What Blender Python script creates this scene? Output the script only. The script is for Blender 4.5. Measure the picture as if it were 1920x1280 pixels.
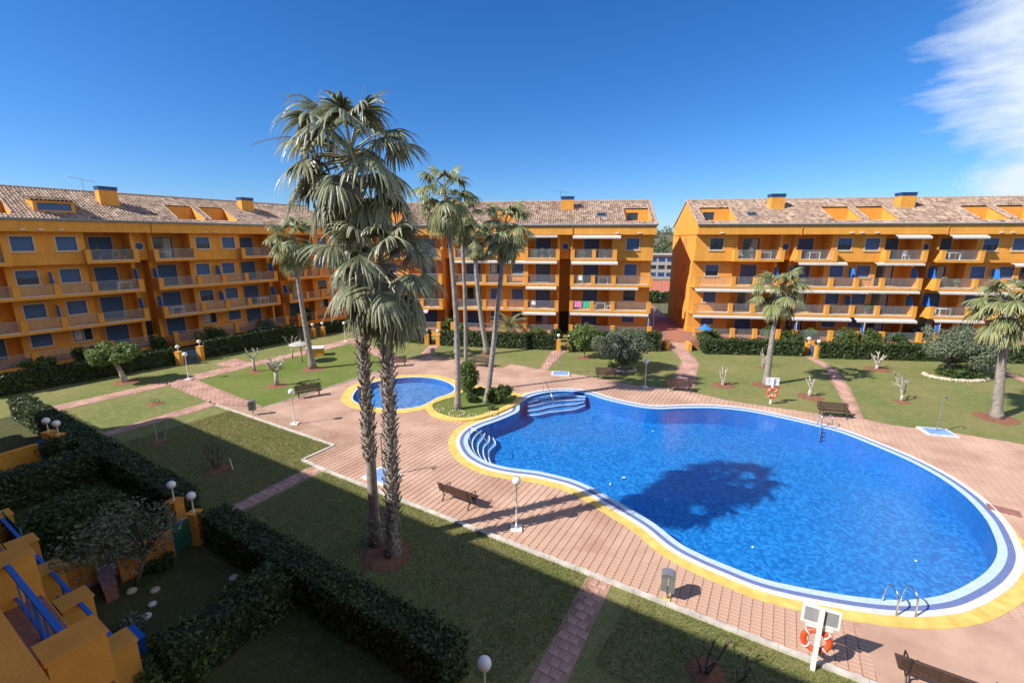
import bpy, bmesh, math, random
import numpy as np
from mathutils import Vector, Matrix
from mathutils.geometry import tessellate_polygon

for o in list(bpy.data.objects):
    bpy.data.objects.remove(o)
S = bpy.context.scene
C = S.collection
R = math.radians
rnd = random.Random(7)
nr = np.random.RandomState(11)

# ------------------------------------------------------------------ camera
FPX, PITCH, EYE = 845.0, R(12.65), 11.0
cd = bpy.data.cameras.new('camera')
cam = bpy.data.objects.new('camera', cd)
C.objects.link(cam)
cam.location = (0, 0, EYE)
cam.rotation_euler = (R(90) - PITCH, 0, 0)
cd.sensor_width = 36
cd.lens = FPX / 1920 * 36
cd.clip_start = 0.05
cd.clip_end = 20000
S.camera = cam

# ------------------------------------------------------------------ sky and sun
SUN_AZ, SUN_EL = R(202.0), R(40.0)      # direction TO the sun, angle from +X
w = bpy.data.worlds.new('World')
S.world = w
w.use_nodes = True
nt = w.node_tree
for n in list(nt.nodes):
    nt.nodes.remove(n)
def wn(t, **k):
    n = nt.nodes.new(t)
    for a, b in k.items():
        setattr(n, a, b)
    return n
out = wn('ShaderNodeOutputWorld')
bg = wn('ShaderNodeBackground')
sky = wn('ShaderNodeTexSky', sky_type='NISHITA', sun_disc=False)
sky.sun_elevation = SUN_EL
sky.sun_rotation = R(90) - SUN_AZ
sky.altitude = 0
sky.air_density = 1.0
sky.dust_density = 0.2
sky.ozone_density = 4.0
hsv = wn('ShaderNodeHueSaturation')
hsv.inputs['Saturation'].default_value = 1.14
hsv.inputs['Value'].default_value = 1.0
tint_ = wn('ShaderNodeMix', data_type='RGBA', blend_type='MULTIPLY')
tint_.inputs['Factor'].default_value = 1.0
tint_.inputs['B'].default_value = (0.56, 0.7, 0.94, 1)
nt.links.new(sky.outputs[0], tint_.inputs['A'])
nt.links.new(tint_.outputs['Result'], hsv.inputs['Color'])
# wispy cloud edge at right; the unseen bank beyond is added to brighten shade
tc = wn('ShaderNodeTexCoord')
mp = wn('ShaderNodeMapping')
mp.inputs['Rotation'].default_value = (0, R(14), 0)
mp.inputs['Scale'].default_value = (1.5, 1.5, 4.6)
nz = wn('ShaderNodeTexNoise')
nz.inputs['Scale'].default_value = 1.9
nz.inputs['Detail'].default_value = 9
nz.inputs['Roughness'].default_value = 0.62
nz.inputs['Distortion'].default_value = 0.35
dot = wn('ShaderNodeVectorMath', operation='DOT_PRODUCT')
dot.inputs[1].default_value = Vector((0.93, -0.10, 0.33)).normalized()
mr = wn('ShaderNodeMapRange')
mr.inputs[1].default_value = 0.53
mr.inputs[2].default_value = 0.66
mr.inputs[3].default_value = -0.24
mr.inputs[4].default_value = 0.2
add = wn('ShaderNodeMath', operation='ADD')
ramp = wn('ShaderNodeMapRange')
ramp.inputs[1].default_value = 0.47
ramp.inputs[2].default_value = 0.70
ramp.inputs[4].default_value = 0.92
mix = wn('ShaderNodeMix', data_type='RGBA')
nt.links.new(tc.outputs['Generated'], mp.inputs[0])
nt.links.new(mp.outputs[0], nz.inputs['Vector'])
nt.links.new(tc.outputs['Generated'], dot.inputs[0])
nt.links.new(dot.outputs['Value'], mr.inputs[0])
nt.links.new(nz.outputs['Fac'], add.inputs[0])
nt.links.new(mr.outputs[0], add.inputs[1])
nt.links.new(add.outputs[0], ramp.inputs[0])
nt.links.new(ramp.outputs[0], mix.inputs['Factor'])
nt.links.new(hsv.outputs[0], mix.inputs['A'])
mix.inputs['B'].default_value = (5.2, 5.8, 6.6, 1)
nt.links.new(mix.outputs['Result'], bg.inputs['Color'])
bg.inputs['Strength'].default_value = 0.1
nt.links.new(bg.outputs[0], out.inputs['Surface'])

sd = bpy.data.lights.new('sun', 'SUN')
sun = bpy.data.objects.new('sun', sd)
C.objects.link(sun)
sd.energy = 4.6
sd.angle = R(0.53)
sd.color = (1.0, 0.94, 0.85)
to_sun = Vector((math.cos(SUN_AZ) * math.cos(SUN_EL), math.sin(SUN_AZ) * math.cos(SUN_EL), math.sin(SUN_EL)))
sun.rotation_euler = to_sun.to_track_quat('Z', 'Y').to_euler()
sun.location = to_sun * 60
S.view_settings.view_transform = 'Standard'
S.view_settings.look = 'None'
S.view_settings.exposure = 0.68
S.view_settings.gamma = 1
S.render.engine = 'CYCLES'
S.cycles.max_bounces = 6
S.cycles.transparent_max_bounces = 12
S.cycles.caustics_reflective = False
S.cycles.caustics_refractive = False

# ------------------------------------------------------------------ surveying helpers
cP, sP = math.cos(PITCH), math.sin(PITCH)
def _ray(x, y):
    u, v = (x - 960) / FPX, (640 - y) / FPX
    return u, cP + v * sP, -sP + v * cP
def at(x, y, z=0.0):
    """surveyed point of the site at height z"""
    d = _ray(x, y)
    t = (z - EYE) / d[2]
    return Vector((d[0] * t, d[1] * t, z))
def height(x, y, Y):
    d = _ray(x, y)
    t = Y / d[1]
    return EYE + d[2] * t
def atY(x, y, Y):
    d = _ray(x, y)
    t = Y / d[1]
    return Vector((d[0] * t, Y, EYE + d[2] * t))
UA = R(149)
UX = Vector((math.cos(UA), math.sin(UA), 0))        # along the near block
VX = Vector((-math.cos(UA + math.pi / 2), -math.sin(UA + math.pi / 2), 0))   # away from the near block
def uv(u, v, z=0.0):
    p = UX * u + VX * v
    p.z = z
    return p

# ------------------------------------------------------------------ materials
def mat(name, col, rough=0.7, var=0.0, scale=3.0, bump=0.0, bscale=40.0, metal=0.0, col2=None, detail=4, spec=0.5):
    m = bpy.data.materials.new(name)
    m.use_nodes = True
    t = m.node_tree
    b = t.nodes['Principled BSDF']
    b.inputs['Base Color'].default_value = (*col, 1)
    b.inputs['Roughness'].default_value = rough
    b.inputs['Metallic'].default_value = metal
    b.inputs['Specular IOR Level'].default_value = spec
    if var > 0 or col2 or bump > 0:
        tcn = t.nodes.new('ShaderNodeTexCoord')
    if var > 0 or col2:
        n = t.nodes.new('ShaderNodeTexNoise')
        n.inputs['Scale'].default_value = scale
        n.inputs['Detail'].default_value = detail
        n.inputs['Roughness'].default_value = 0.6
        t.links.new(tcn.outputs['Object'], n.inputs['Vector'])
        r = t.nodes.new('ShaderNodeMapRange')
        r.inputs[1].default_value = 0.32
        r.inputs[2].default_value = 0.68
        t.links.new(n.outputs['Fac'], r.inputs[0])
        mx = t.nodes.new('ShaderNodeMix')
        mx.data_type = 'RGBA'
        a = tuple(c * (1 - var) for c in col)
        bb = col2 if col2 else tuple(min(1, c * (1 + var)) for c in col)
        mx.inputs['A'].default_value = (*a, 1)
        mx.inputs['B'].default_value = (*bb, 1)
        t.links.new(r.outputs[0], mx.inputs['Factor'])
        t.links.new(mx.outputs['Result'], b.inputs['Base Color'])
    if bump > 0:
        n2 = t.nodes.new('ShaderNodeTexNoise')
        n2.inputs['Scale'].default_value = bscale
        n2.inputs['Detail'].default_value = 5
        t.links.new(tcn.outputs['Object'], n2.inputs['Vector'])
        bp = t.nodes.new('ShaderNodeBump')
        bp.inputs['Strength'].default_value = bump
        bp.inputs['Distance'].default_value = 0.03
        t.links.new(n2.outputs['Fac'], bp.inputs['Height'])
        t.links.new(bp.outputs[0], b.inputs['Normal'])
    return m

def leaf_mat(name, c1, c2, trans=0.25, rough=0.5):
    m = bpy.data.materials.new(name)
    m.use_nodes = True
    t = m.node_tree
    b = t.nodes['Principled BSDF']
    at_ = t.nodes.new('ShaderNodeAttribute')
    at_.attribute_name = 'tint'
    mx = t.nodes.new('ShaderNodeMix')
    mx.data_type = 'RGBA'
    mx.inputs['A'].default_value = (*c1, 1)
    mx.inputs['B'].default_value = (*c2, 1)
    t.links.new(at_.outputs['Fac'], mx.inputs['Factor'])
    t.links.new(mx.outputs['Result'], b.inputs['Base Color'])
    b.inputs['Roughness'].default_value = rough
    b.inputs['Specular IOR Level'].default_value = 0.35
    tr = t.nodes.new('ShaderNodeBsdfTranslucent')
    t.links.new(mx.outputs['Result'], tr.inputs['Color'])
    ms = t.nodes.new('ShaderNodeMixShader')
    ms.inputs[0].default_value = trans
    o = t.nodes['Material Output']
    t.links.new(b.outputs[0], ms.inputs[1])
    t.links.new(tr.outputs[0], ms.inputs[2])
    t.links.new(ms.outputs[0], o.inputs['Surface'])
    return m

def tile_mat(name, cols, px, py, rough=0.85, grime=0.35):
    """every roof tile its own fired colour"""
    m = bpy.data.materials.new(name)
    m.use_nodes = True
    t = m.node_tree
    b = t.nodes['Principled BSDF']
    tcn = t.nodes.new('ShaderNodeTexCoord')
    sx = t.nodes.new('ShaderNodeVectorMath')
    sx.operation = 'DIVIDE'
    sx.inputs[1].default_value = (px, py, 1e6)
    fl = t.nodes.new('ShaderNodeVectorMath')
    fl.operation = 'FLOOR'
    wnz = t.nodes.new('ShaderNodeTexWhiteNoise')
    wnz.noise_dimensions = '3D'
    cr = t.nodes.new('ShaderNodeValToRGB')
    cr.color_ramp.interpolation = 'LINEAR'
    e = cr.color_ramp.elements
    e[0].color = (*cols[0], 1)
    e[1].color = (*cols[-1], 1)
    for i, c in enumerate(cols[1:-1]):
        ee = e.new((i + 1) / (len(cols) - 1))
        ee.color = (*c, 1)
    t.links.new(tcn.outputs['Object'], sx.inputs[0])
    t.links.new(sx.outputs[0], fl.inputs[0])
    t.links.new(fl.outputs[0], wnz.inputs[0])
    t.links.new(wnz.outputs['Value'], cr.inputs[0])
    n = t.nodes.new('ShaderNodeTexNoise')
    n.inputs['Scale'].default_value = 0.9
    n.inputs['Detail'].default_value = 6
    t.links.new(tcn.outputs['Object'], n.inputs['Vector'])
    mr_ = t.nodes.new('ShaderNodeMapRange')
    mr_.inputs[1].default_value = 0.35
    mr_.inputs[2].default_value = 0.65
    mr_.inputs[3].default_value = 1 - grime
    mr_.inputs[4].default_value = 1.1
    t.links.new(n.outputs['Fac'], mr_.inputs[0])
    mx = t.nodes.new('ShaderNodeVectorMath')
    mx.operation = 'SCALE'
    t.links.new(cr.outputs[0], mx.inputs[0])
    t.links.new(mr_.outputs[0], mx.inputs['Scale'])
    t.links.new(mx.outputs[0], b.inputs['Base Color'])
    b.inputs['Roughness'].default_value = rough
    return m

def slat_mat(name, col, pitch=0.05):
    """roller shutter: fine relief of horizontal slats"""
    m = mat(name, col, 0.45, var=0.12, scale=1.2)
    t = m.node_tree
    b = t.nodes['Principled BSDF']
    tcn = t.nodes.new('ShaderNodeTexCoord')
    wv = t.nodes.new('ShaderNodeTexWave')
    wv.bands_direction = 'Z'
    wv.inputs['Scale'].default_value = 1 / pitch / 3.14
    t.links.new(tcn.outputs['Object'], wv.inputs['Vector'])
    bp = t.nodes.new('ShaderNodeBump')
    bp.inputs['Strength'].default_value = 0.6
    bp.inputs['Distance'].default_value = 0.02
    t.links.new(wv.outputs['Fac'], bp.inputs['Height'])
    t.links.new(bp.outputs[0], b.inputs['Normal'])
    return m

def glass_mat(name, tint, clear=0.75, rough=0.05):
    m = bpy.data.materials.new(name)
    m.use_nodes = True
    t = m.node_tree
    b = t.nodes['Principled BSDF']
    b.inputs['Base Color'].default_value = (*tint, 1)
    b.inputs['Roughness'].default_value = rough
    tr = t.nodes.new('ShaderNodeBsdfTransparent')
    tr.inputs[0].default_value = (*tint, 1)
    ms = t.nodes.new('ShaderNodeMixShader')
    ms.inputs[0].default_value = clear
    t.links.new(b.outputs[0], ms.inputs[1])
    t.links.new(tr.outputs[0], ms.inputs[2])
    t.links.new(ms.outputs[0], t.nodes['Material Output'].inputs['Surface'])
    return m

def grass_mat(name, dry, green, patch):
    m = bpy.data.materials.new(name)
    m.use_nodes = True
    t = m.node_tree
    b = t.nodes['Principled BSDF']
    b.inputs['Roughness'].default_value = 0.9
    b.inputs['Specular IOR Level'].default_value = 0.15
    tcn = t.nodes.new('ShaderNodeTexCoord')
    def noise(sc, det, rough=0.6):
        n = t.nodes.new('ShaderNodeTexNoise')
        n.inputs['Scale'].default_value = sc
        n.inputs['Detail'].default_value = det
        n.inputs['Roughness'].default_value = rough
        t.links.new(tcn.outputs['Object'], n.inputs['Vector'])
        return n
    def rng(n, a, bb, lo=0, hi=1):
        r = t.nodes.new('ShaderNodeMapRange')
        r.inputs[1].default_value = a
        r.inputs[2].default_value = bb
        r.inputs[3].default_value = lo
        r.inputs[4].default_value = hi
        t.links.new(n.outputs['Fac'], r.inputs[0])
        return r
    def mixc(fac, a, bcol):
        mx = t.nodes.new('ShaderNodeMix')
        mx.data_type = 'RGBA'
        t.links.new(fac.outputs[0], mx.inputs['Factor'])
        for k, v in (('A', a), ('B', bcol)):
            if isinstance(v, tuple):
                mx.inputs[k].default_value = (*v, 1)
            else:
                t.links.new(v.outputs['Result'], mx.inputs[k])
        return mx
    big = mixc(rng(noise(0.22, 4), 0.38, 0.62), dry, green)
    mid = mixc(rng(noise(2.2, 6, 0.75), 0.46, 0.7, 0, 0.75), big, patch)
    fine = rng(noise(13, 5, 0.85), 0.32, 0.68, 0.5, 1.5)
    sc = t.nodes.new('ShaderNodeVectorMath')
    sc.operation = 'SCALE'
    t.links.new(mid.outputs['Result'], sc.inputs[0])
    t.links.new(fine.outputs[0], sc.inputs['Scale'])
    t.links.new(sc.outputs[0], b.inputs['Base Color'])
    bp = t.nodes.new('ShaderNodeBump')
    bp.inputs['Strength'].default_value = 0.8
    bp.inputs['Distance'].default_value = 0.05
    t.links.new(noise(22, 5, 0.75).outputs['Fac'], bp.inputs['Height'])
    t.links.new(bp.outputs[0], b.inputs['Normal'])
    return m

M = {}
M['orange'] = mat('orange_render', (0.76, 0.345, 0.064), 0.9, var=0.07, scale=0.8, bump=0.25, bscale=60, spec=0.2)
def weather(m, amt=0.22):
    # rain streaks and patchy fading of the painted render
    t = m.node_tree
    b = t.nodes['Principled BSDF']
    src = b.inputs['Base Color'].links[0].from_socket
    tcn = t.nodes.new('ShaderNodeTexCoord')
    mp_ = t.nodes.new('ShaderNodeMapping')
    mp_.inputs['Scale'].default_value = (1.1, 1.1, 0.3)
    n = t.nodes.new('ShaderNodeTexNoise')
    n.inputs['Scale'].default_value = 1.6
    n.inputs['Detail'].default_value = 7
    n.inputs['Roughness'].default_value = 0.65
    r = t.nodes.new('ShaderNodeMapRange')
    r.inputs[1].default_value = 0.38
    r.inputs[2].default_value = 0.66
    r.inputs[3].default_value = 1.0
    r.inputs[4].default_value = 1.0 - amt
    sc = t.nodes.new('ShaderNodeVectorMath')
    sc.operation = 'SCALE'
    t.links.new(tcn.outputs['Object'], mp_.inputs[0])
    t.links.new(mp_.outputs[0], n.inputs['Vector'])
    t.links.new(n.outputs['Fac'], r.inputs[0])
    t.links.new(src, sc.inputs[0])
    t.links.new(r.outputs[0], sc.inputs['Scale'])
    t.links.new(sc.outputs[0], b.inputs['Base Color'])
weather(M['orange'], 0.13)
M['orange_dirty'] = mat('stained_orange_render', (0.55, 0.22, 0.04), 0.9, var=0.28, scale=2.5, bump=0.3, bscale=40, spec=0.2)
M['shutter'] = slat_mat('blue_roller_shutter', (0.06, 0.14, 0.3))
M['blue_paint'] = mat('blue_paint', (0.02, 0.12, 0.5), 0.45, var=0.1)
M['navy'] = mat('navy_metal', (0.02, 0.075, 0.2), 0.5, var=0.1)
M['screen_blue'] = mat('blue_screen_panel', (0.03, 0.2, 0.68), 0.5, var=0.08)
M['frame'] = mat('pale_window_surround', (0.62, 0.46, 0.27), 0.8, var=0.08)
M['white'] = mat('white_paint', (0.8, 0.8, 0.78), 0.5, var=0.05, scale=5)
M['offwhite'] = mat('cream_stone', (0.72, 0.68, 0.6), 0.8, var=0.12, scale=6)
M['awning'] = mat('white_awning_canvas', (0.6, 0.56, 0.5), 0.9, var=0.1, scale=4)
M['darkglass'] = mat('dark_window_glass', (0.03, 0.04, 0.05), 0.08, spec=0.8)
M['curtain'] = mat('pale_curtain', (0.5, 0.5, 0.47), 0.9, var=0.15, scale=8)
M['glass'] = glass_mat('balcony_glass', (0.9, 0.93, 0.93), 0.94)
M['greymetal'] = mat('grey_metal', (0.33, 0.34, 0.35), 0.45, var=0.1, metal=0.6)
M['steel'] = mat('polished_steel', (0.7, 0.72, 0.74), 0.18, metal=1.0)
M['gutter'] = mat('grey_gutter', (0.3, 0.29, 0.27), 0.6, var=0.15)
M['tiles'] = tile_mat('clay_roof_tiles', [(0.2, 0.125, 0.085), (0.36, 0.25, 0.175), (0.47, 0.34, 0.25), (0.33, 0.215, 0.15), (0.58, 0.45, 0.345)], 0.26, 0.36, grime=0.25)
M['roofback'] = mat('plain_clay_roof', (0.38, 0.265, 0.19), 0.9, var=0.3, scale=4)
M['terracotta'] = mat('terracotta_floor_tile', (0.36, 0.15, 0.09), 0.75, var=0.2, scale=3)
M['terr_tile2'] = mat('dull_terracotta_tile', (0.3, 0.13, 0.1), 0.7, var=0.25, scale=6)
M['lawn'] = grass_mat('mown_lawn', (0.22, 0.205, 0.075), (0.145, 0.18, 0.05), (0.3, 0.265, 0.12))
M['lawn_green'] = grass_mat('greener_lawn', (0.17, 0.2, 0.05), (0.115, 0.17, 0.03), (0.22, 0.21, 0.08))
M['garden'] = grass_mat('shade_darkened_garden_grass', (0.09, 0.095, 0.035), (0.05, 0.07, 0.02), (0.13, 0.11, 0.06))  # shadow of the gardens painted in as a darker grass colour
M['scrub'] = mat('dry_ground', (0.2, 0.16, 0.1), 0.95, var=0.3, scale=0.05, col2=(0.09, 0.1, 0.045))
M['soil'] = mat('red_brown_soil', (0.23, 0.095, 0.05), 0.95, var=0.3, scale=6, bump=0.7, bscale=25)
M['paver'] = mat('pink_stamped_paving', (0.48, 0.285, 0.205), 0.75, var=0.18, scale=0.45, col2=(0.56, 0.375, 0.275), bump=0.3, bscale=30, spec=0.25)
M['paver_worn'] = mat('worn_pink_paving', (0.46, 0.26, 0.2), 0.8, var=0.25, scale=0.8, col2=(0.58, 0.36, 0.28), bump=0.4, bscale=22, spec=0.25)
M['mortar'] = mat('stained_mortar_bed', (0.38, 0.225, 0.165), 0.9, var=0.25, scale=0.7, spec=0.2)
M['kerb'] = mat('pale_concrete_kerb', (0.5, 0.46, 0.4), 0.85, var=0.25, scale=2.5, bump=0.3)
M['yellow'] = mat('yellow_border_paint', (0.72, 0.44, 0.09), 0.7, var=0.12, scale=2.5, bump=0.15, col2=(0.8, 0.55, 0.16))
M['coping'] = mat('white_pool_coping', (0.62, 0.62, 0.59), 0.6, var=0.12, scale=3)
M['edge_tile'] = mat('pale_blue_pool_edge_tile', (0.46, 0.58, 0.66), 0.4, var=0.1, scale=6)
M['grate'] = mat('blue_grey_overflow_grate', (0.13, 0.17, 0.36), 0.6, var=0.1, scale=10)
M['bark'] = mat('grey_bark', (0.3, 0.26, 0.21), 0.95, var=0.3, scale=9, bump=0.8, bscale=18)
M['pale_bark'] = mat('pale_pruned_bark', (0.42, 0.38, 0.32), 0.95, var=0.3, scale=10, bump=0.6, bscale=20)
M['dark_bark'] = mat('dark_bark', (0.13, 0.1, 0.08), 0.95, var=0.3, scale=9, bump=0.8, bscale=18)
M['palm_trunk'] = mat('ringed_palm_trunk', (0.27, 0.235, 0.2), 0.95, var=0.35, scale=5, bump=0.9, bscale=14)
M['boots'] = leaf_mat('old_leaf_bases', (0.075, 0.055, 0.045), (0.62, 0.55, 0.47), 0.02, 0.9)
M['frond'] = leaf_mat('fan_palm_leaf', (0.042, 0.066, 0.018), (0.46, 0.46, 0.29), 0.2, 0.36)  # pale end paints strand and tip highlights into the leaf colour
M['frond_bright'] = leaf_mat('bright_fan_palm_leaf', (0.07, 0.105, 0.022), (0.46, 0.46, 0.22), 0.28, 0.36)  # lighter leaf colour, used on all but the twin palms
M['frond_dead'] = leaf_mat('withered_palm_leaf', (0.2, 0.15, 0.08), (0.42, 0.34, 0.21), 0.1, 0.8)
M['hedge'] = leaf_mat('hedge_leaf', (0.03, 0.055, 0.014), (0.09, 0.125, 0.035), 0.15)
M['hedge_core'] = mat('hedge_inner_twigs', (0.022, 0.028, 0.012), 0.95)
M['bush'] = leaf_mat('shrub_leaf', (0.055, 0.095, 0.02), (0.2, 0.26, 0.07), 0.28)
M['bush_dark'] = leaf_mat('dark_shrub_leaf', (0.03, 0.06, 0.016), (0.09, 0.14, 0.035), 0.2)
M['olive'] = leaf_mat('olive_leaf', (0.085, 0.11, 0.06), (0.26, 0.29, 0.19), 0.18)
M['citrus'] = leaf_mat('pale_green_leaf', (0.09, 0.15, 0.03), (0.27, 0.34, 0.12), 0.3)
M['blade'] = leaf_mat('grass_blade', (0.14, 0.16, 0.045), (0.33, 0.29, 0.125), 0.3, 0.8)
M['stone'] = mat('pale_rough_stone', (0.5, 0.42, 0.31), 0.9, var=0.3, scale=5, bump=0.7, bscale=12)
M['bench'] = mat('brown_bench_wood', (0.075, 0.038, 0.028), 0.55, var=0.3, scale=12)
M['iron'] = mat('black_cast_iron', (0.025, 0.022, 0.02), 0.5)
M['globe'] = mat('opal_lamp_globe', (0.82, 0.82, 0.8), 0.25)
M['pole'] = mat('white_lamp_pole', (0.7, 0.69, 0.64), 0.5, var=0.1)
M['bin'] = mat('grey_galvanised_bin', (0.24, 0.26, 0.25), 0.5, var=0.12, metal=0.3)
M['ring'] = mat('orange_red_lifebuoy', (0.72, 0.09, 0.03), 0.45, var=0.1)
M['signback'] = mat('grey_sign_back', (0.3, 0.31, 0.32), 0.7, var=0.1)
M['blue_tray'] = mat('pale_blue_shower_tray', (0.2, 0.33, 0.66), 0.6, var=0.2, scale=3)
M['green_panel'] = mat('dark_green_canvas', (0.012, 0.11, 0.06), 0.8, var=0.15)
M['concrete'] = mat('weathered_concrete', (0.42, 0.39, 0.34), 0.9, var=0.25, scale=5, bump=0.4)
M['black'] = mat('entrance_black', (0.015, 0.015, 0.017), 0.5)
M['pot'] = mat('clay_pot', (0.42, 0.17, 0.08), 0.8, var=0.15)
M['pink_cloth'] = mat('pink_towel', (0.75, 0.25, 0.45), 0.95, var=0.1)
M['green_cloth'] = mat('green_towel', (0.08, 0.5, 0.3), 0.95, var=0.1)
M['red_court'] = mat('red_clay_court', (0.46, 0.14, 0.08), 0.9, var=0.1)
M['hill'] = mat('haze_blue_hill', (0.2, 0.24, 0.28), 1.0, var=0.2, scale=0.01)  # distance haze mixed into the hill colour as grey-blue

def mosaic(name, c1, c2, c3, cell, rough=0.3):
    """small glazed pool tiles, every one its own blue"""
    m = bpy.data.materials.new(name)
    m.use_nodes = True
    t = m.node_tree
    b = t.nodes['Principled BSDF']
    b.inputs['Roughness'].default_value = rough
    tcn = t.nodes.new('ShaderNodeTexCoord')
    dv = t.nodes.new('ShaderNodeVectorMath')
    dv.operation = 'DIVIDE'
    dv.inputs[1].default_value = (cell, cell, cell)
    fl = t.nodes.new('ShaderNodeVectorMath')
    fl.operation = 'FLOOR'
    wz = t.nodes.new('ShaderNodeTexWhiteNoise')
    cr = t.nodes.new('ShaderNodeValToRGB')
    e = cr.color_ramp.elements
    e[0].color = (*c1, 1)
    e[1].color = (*c3, 1)
    ee = e.new(0.55)
    ee.color = (*c2, 1)
    t.links.new(tcn.outputs['Object'], dv.inputs[0])
    t.links.new(dv.outputs[0], fl.inputs[0])
    t.links.new(fl.outputs[0], wz.inputs[0])
    t.links.new(wz.outputs['Value'], cr.inputs[0])
    t.links.new(cr.outputs[0], b.inputs['Base Color'])
    return m
M['mosaic'] = mosaic('blue_glass_mosaic', (0.007, 0.125, 0.4), (0.011, 0.185, 0.52), (0.03, 0.26, 0.64), 0.12)
M['mosaic_light'] = mosaic('pale_blue_mosaic', (0.04, 0.18, 0.46), (0.07, 0.25, 0.55), (0.15, 0.36, 0.64), 0.16)
M['mosaic_wall'] = mosaic('deep_blue_wall_mosaic', (0.01, 0.13, 0.42), (0.014, 0.16, 0.48), (0.02, 0.2, 0.55), 0.08)
M['step_tile'] = mosaic('pool_step_tile', (0.03, 0.2, 0.5), (0.05, 0.26, 0.58), (0.09, 0.34, 0.66), 0.12)

def water_mat():
    m = bpy.data.materials.new('pool_water')
    m.use_nodes = True
    t = m.node_tree
    t.nodes.remove(t.nodes['Principled BSDF'])
    tr = t.nodes.new('ShaderNodeBsdfTransparent')
    tr.inputs[0].default_value = (0.9, 0.97, 1.0, 1)
    gl = t.nodes.new('ShaderNodeBsdfGlossy')
    gl.inputs['Roughness'].default_value = 0.04
    lw = t.nodes.new('ShaderNodeLayerWeight')
    lw.inputs['Blend'].default_value = 0.5
    pw = t.nodes.new('ShaderNodeMath')
    pw.operation = 'POWER'
    pw.inputs[1].default_value = 5.0
    fr = t.nodes.new('ShaderNodeMapRange')
    fr.inputs[3].default_value = 0.02
    fr.inputs[4].default_value = 1.0
    t.links.new(lw.outputs['Facing'], pw.inputs[0])
    t.links.new(pw.outputs[0], fr.inputs[0])
    tcn = t.nodes.new('ShaderNodeTexCoord')
    n = t.nodes.new('ShaderNodeTexNoise')
    n.inputs['Scale'].default_value = 4.5
    n.inputs['Detail'].default_value = 4
    t.links.new(tcn.outputs['Object'], n.inputs['Vector'])
    bp = t.nodes.new('ShaderNodeBump')
    bp.inputs['Strength'].default_value = 0.22
    bp.inputs['Distance'].default_value = 0.04
    t.links.new(n.outputs['Fac'], bp.inputs['Height'])
    t.links.new(bp.outputs[0], gl.inputs['Normal'])
    t.links.new(bp.outputs[0], lw.inputs['Normal'])
    ms = t.nodes.new('ShaderNodeMixShader')
    t.links.new(fr.outputs[0], ms.inputs[0])
    t.links.new(tr.outputs[0], ms.inputs[1])
    t.links.new(gl.outputs[0], ms.inputs[2])
    t.links.new(ms.outputs[0], t.nodes['Material Output'].inputs['Surface'])
    return m
M['water'] = water_mat()

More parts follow.
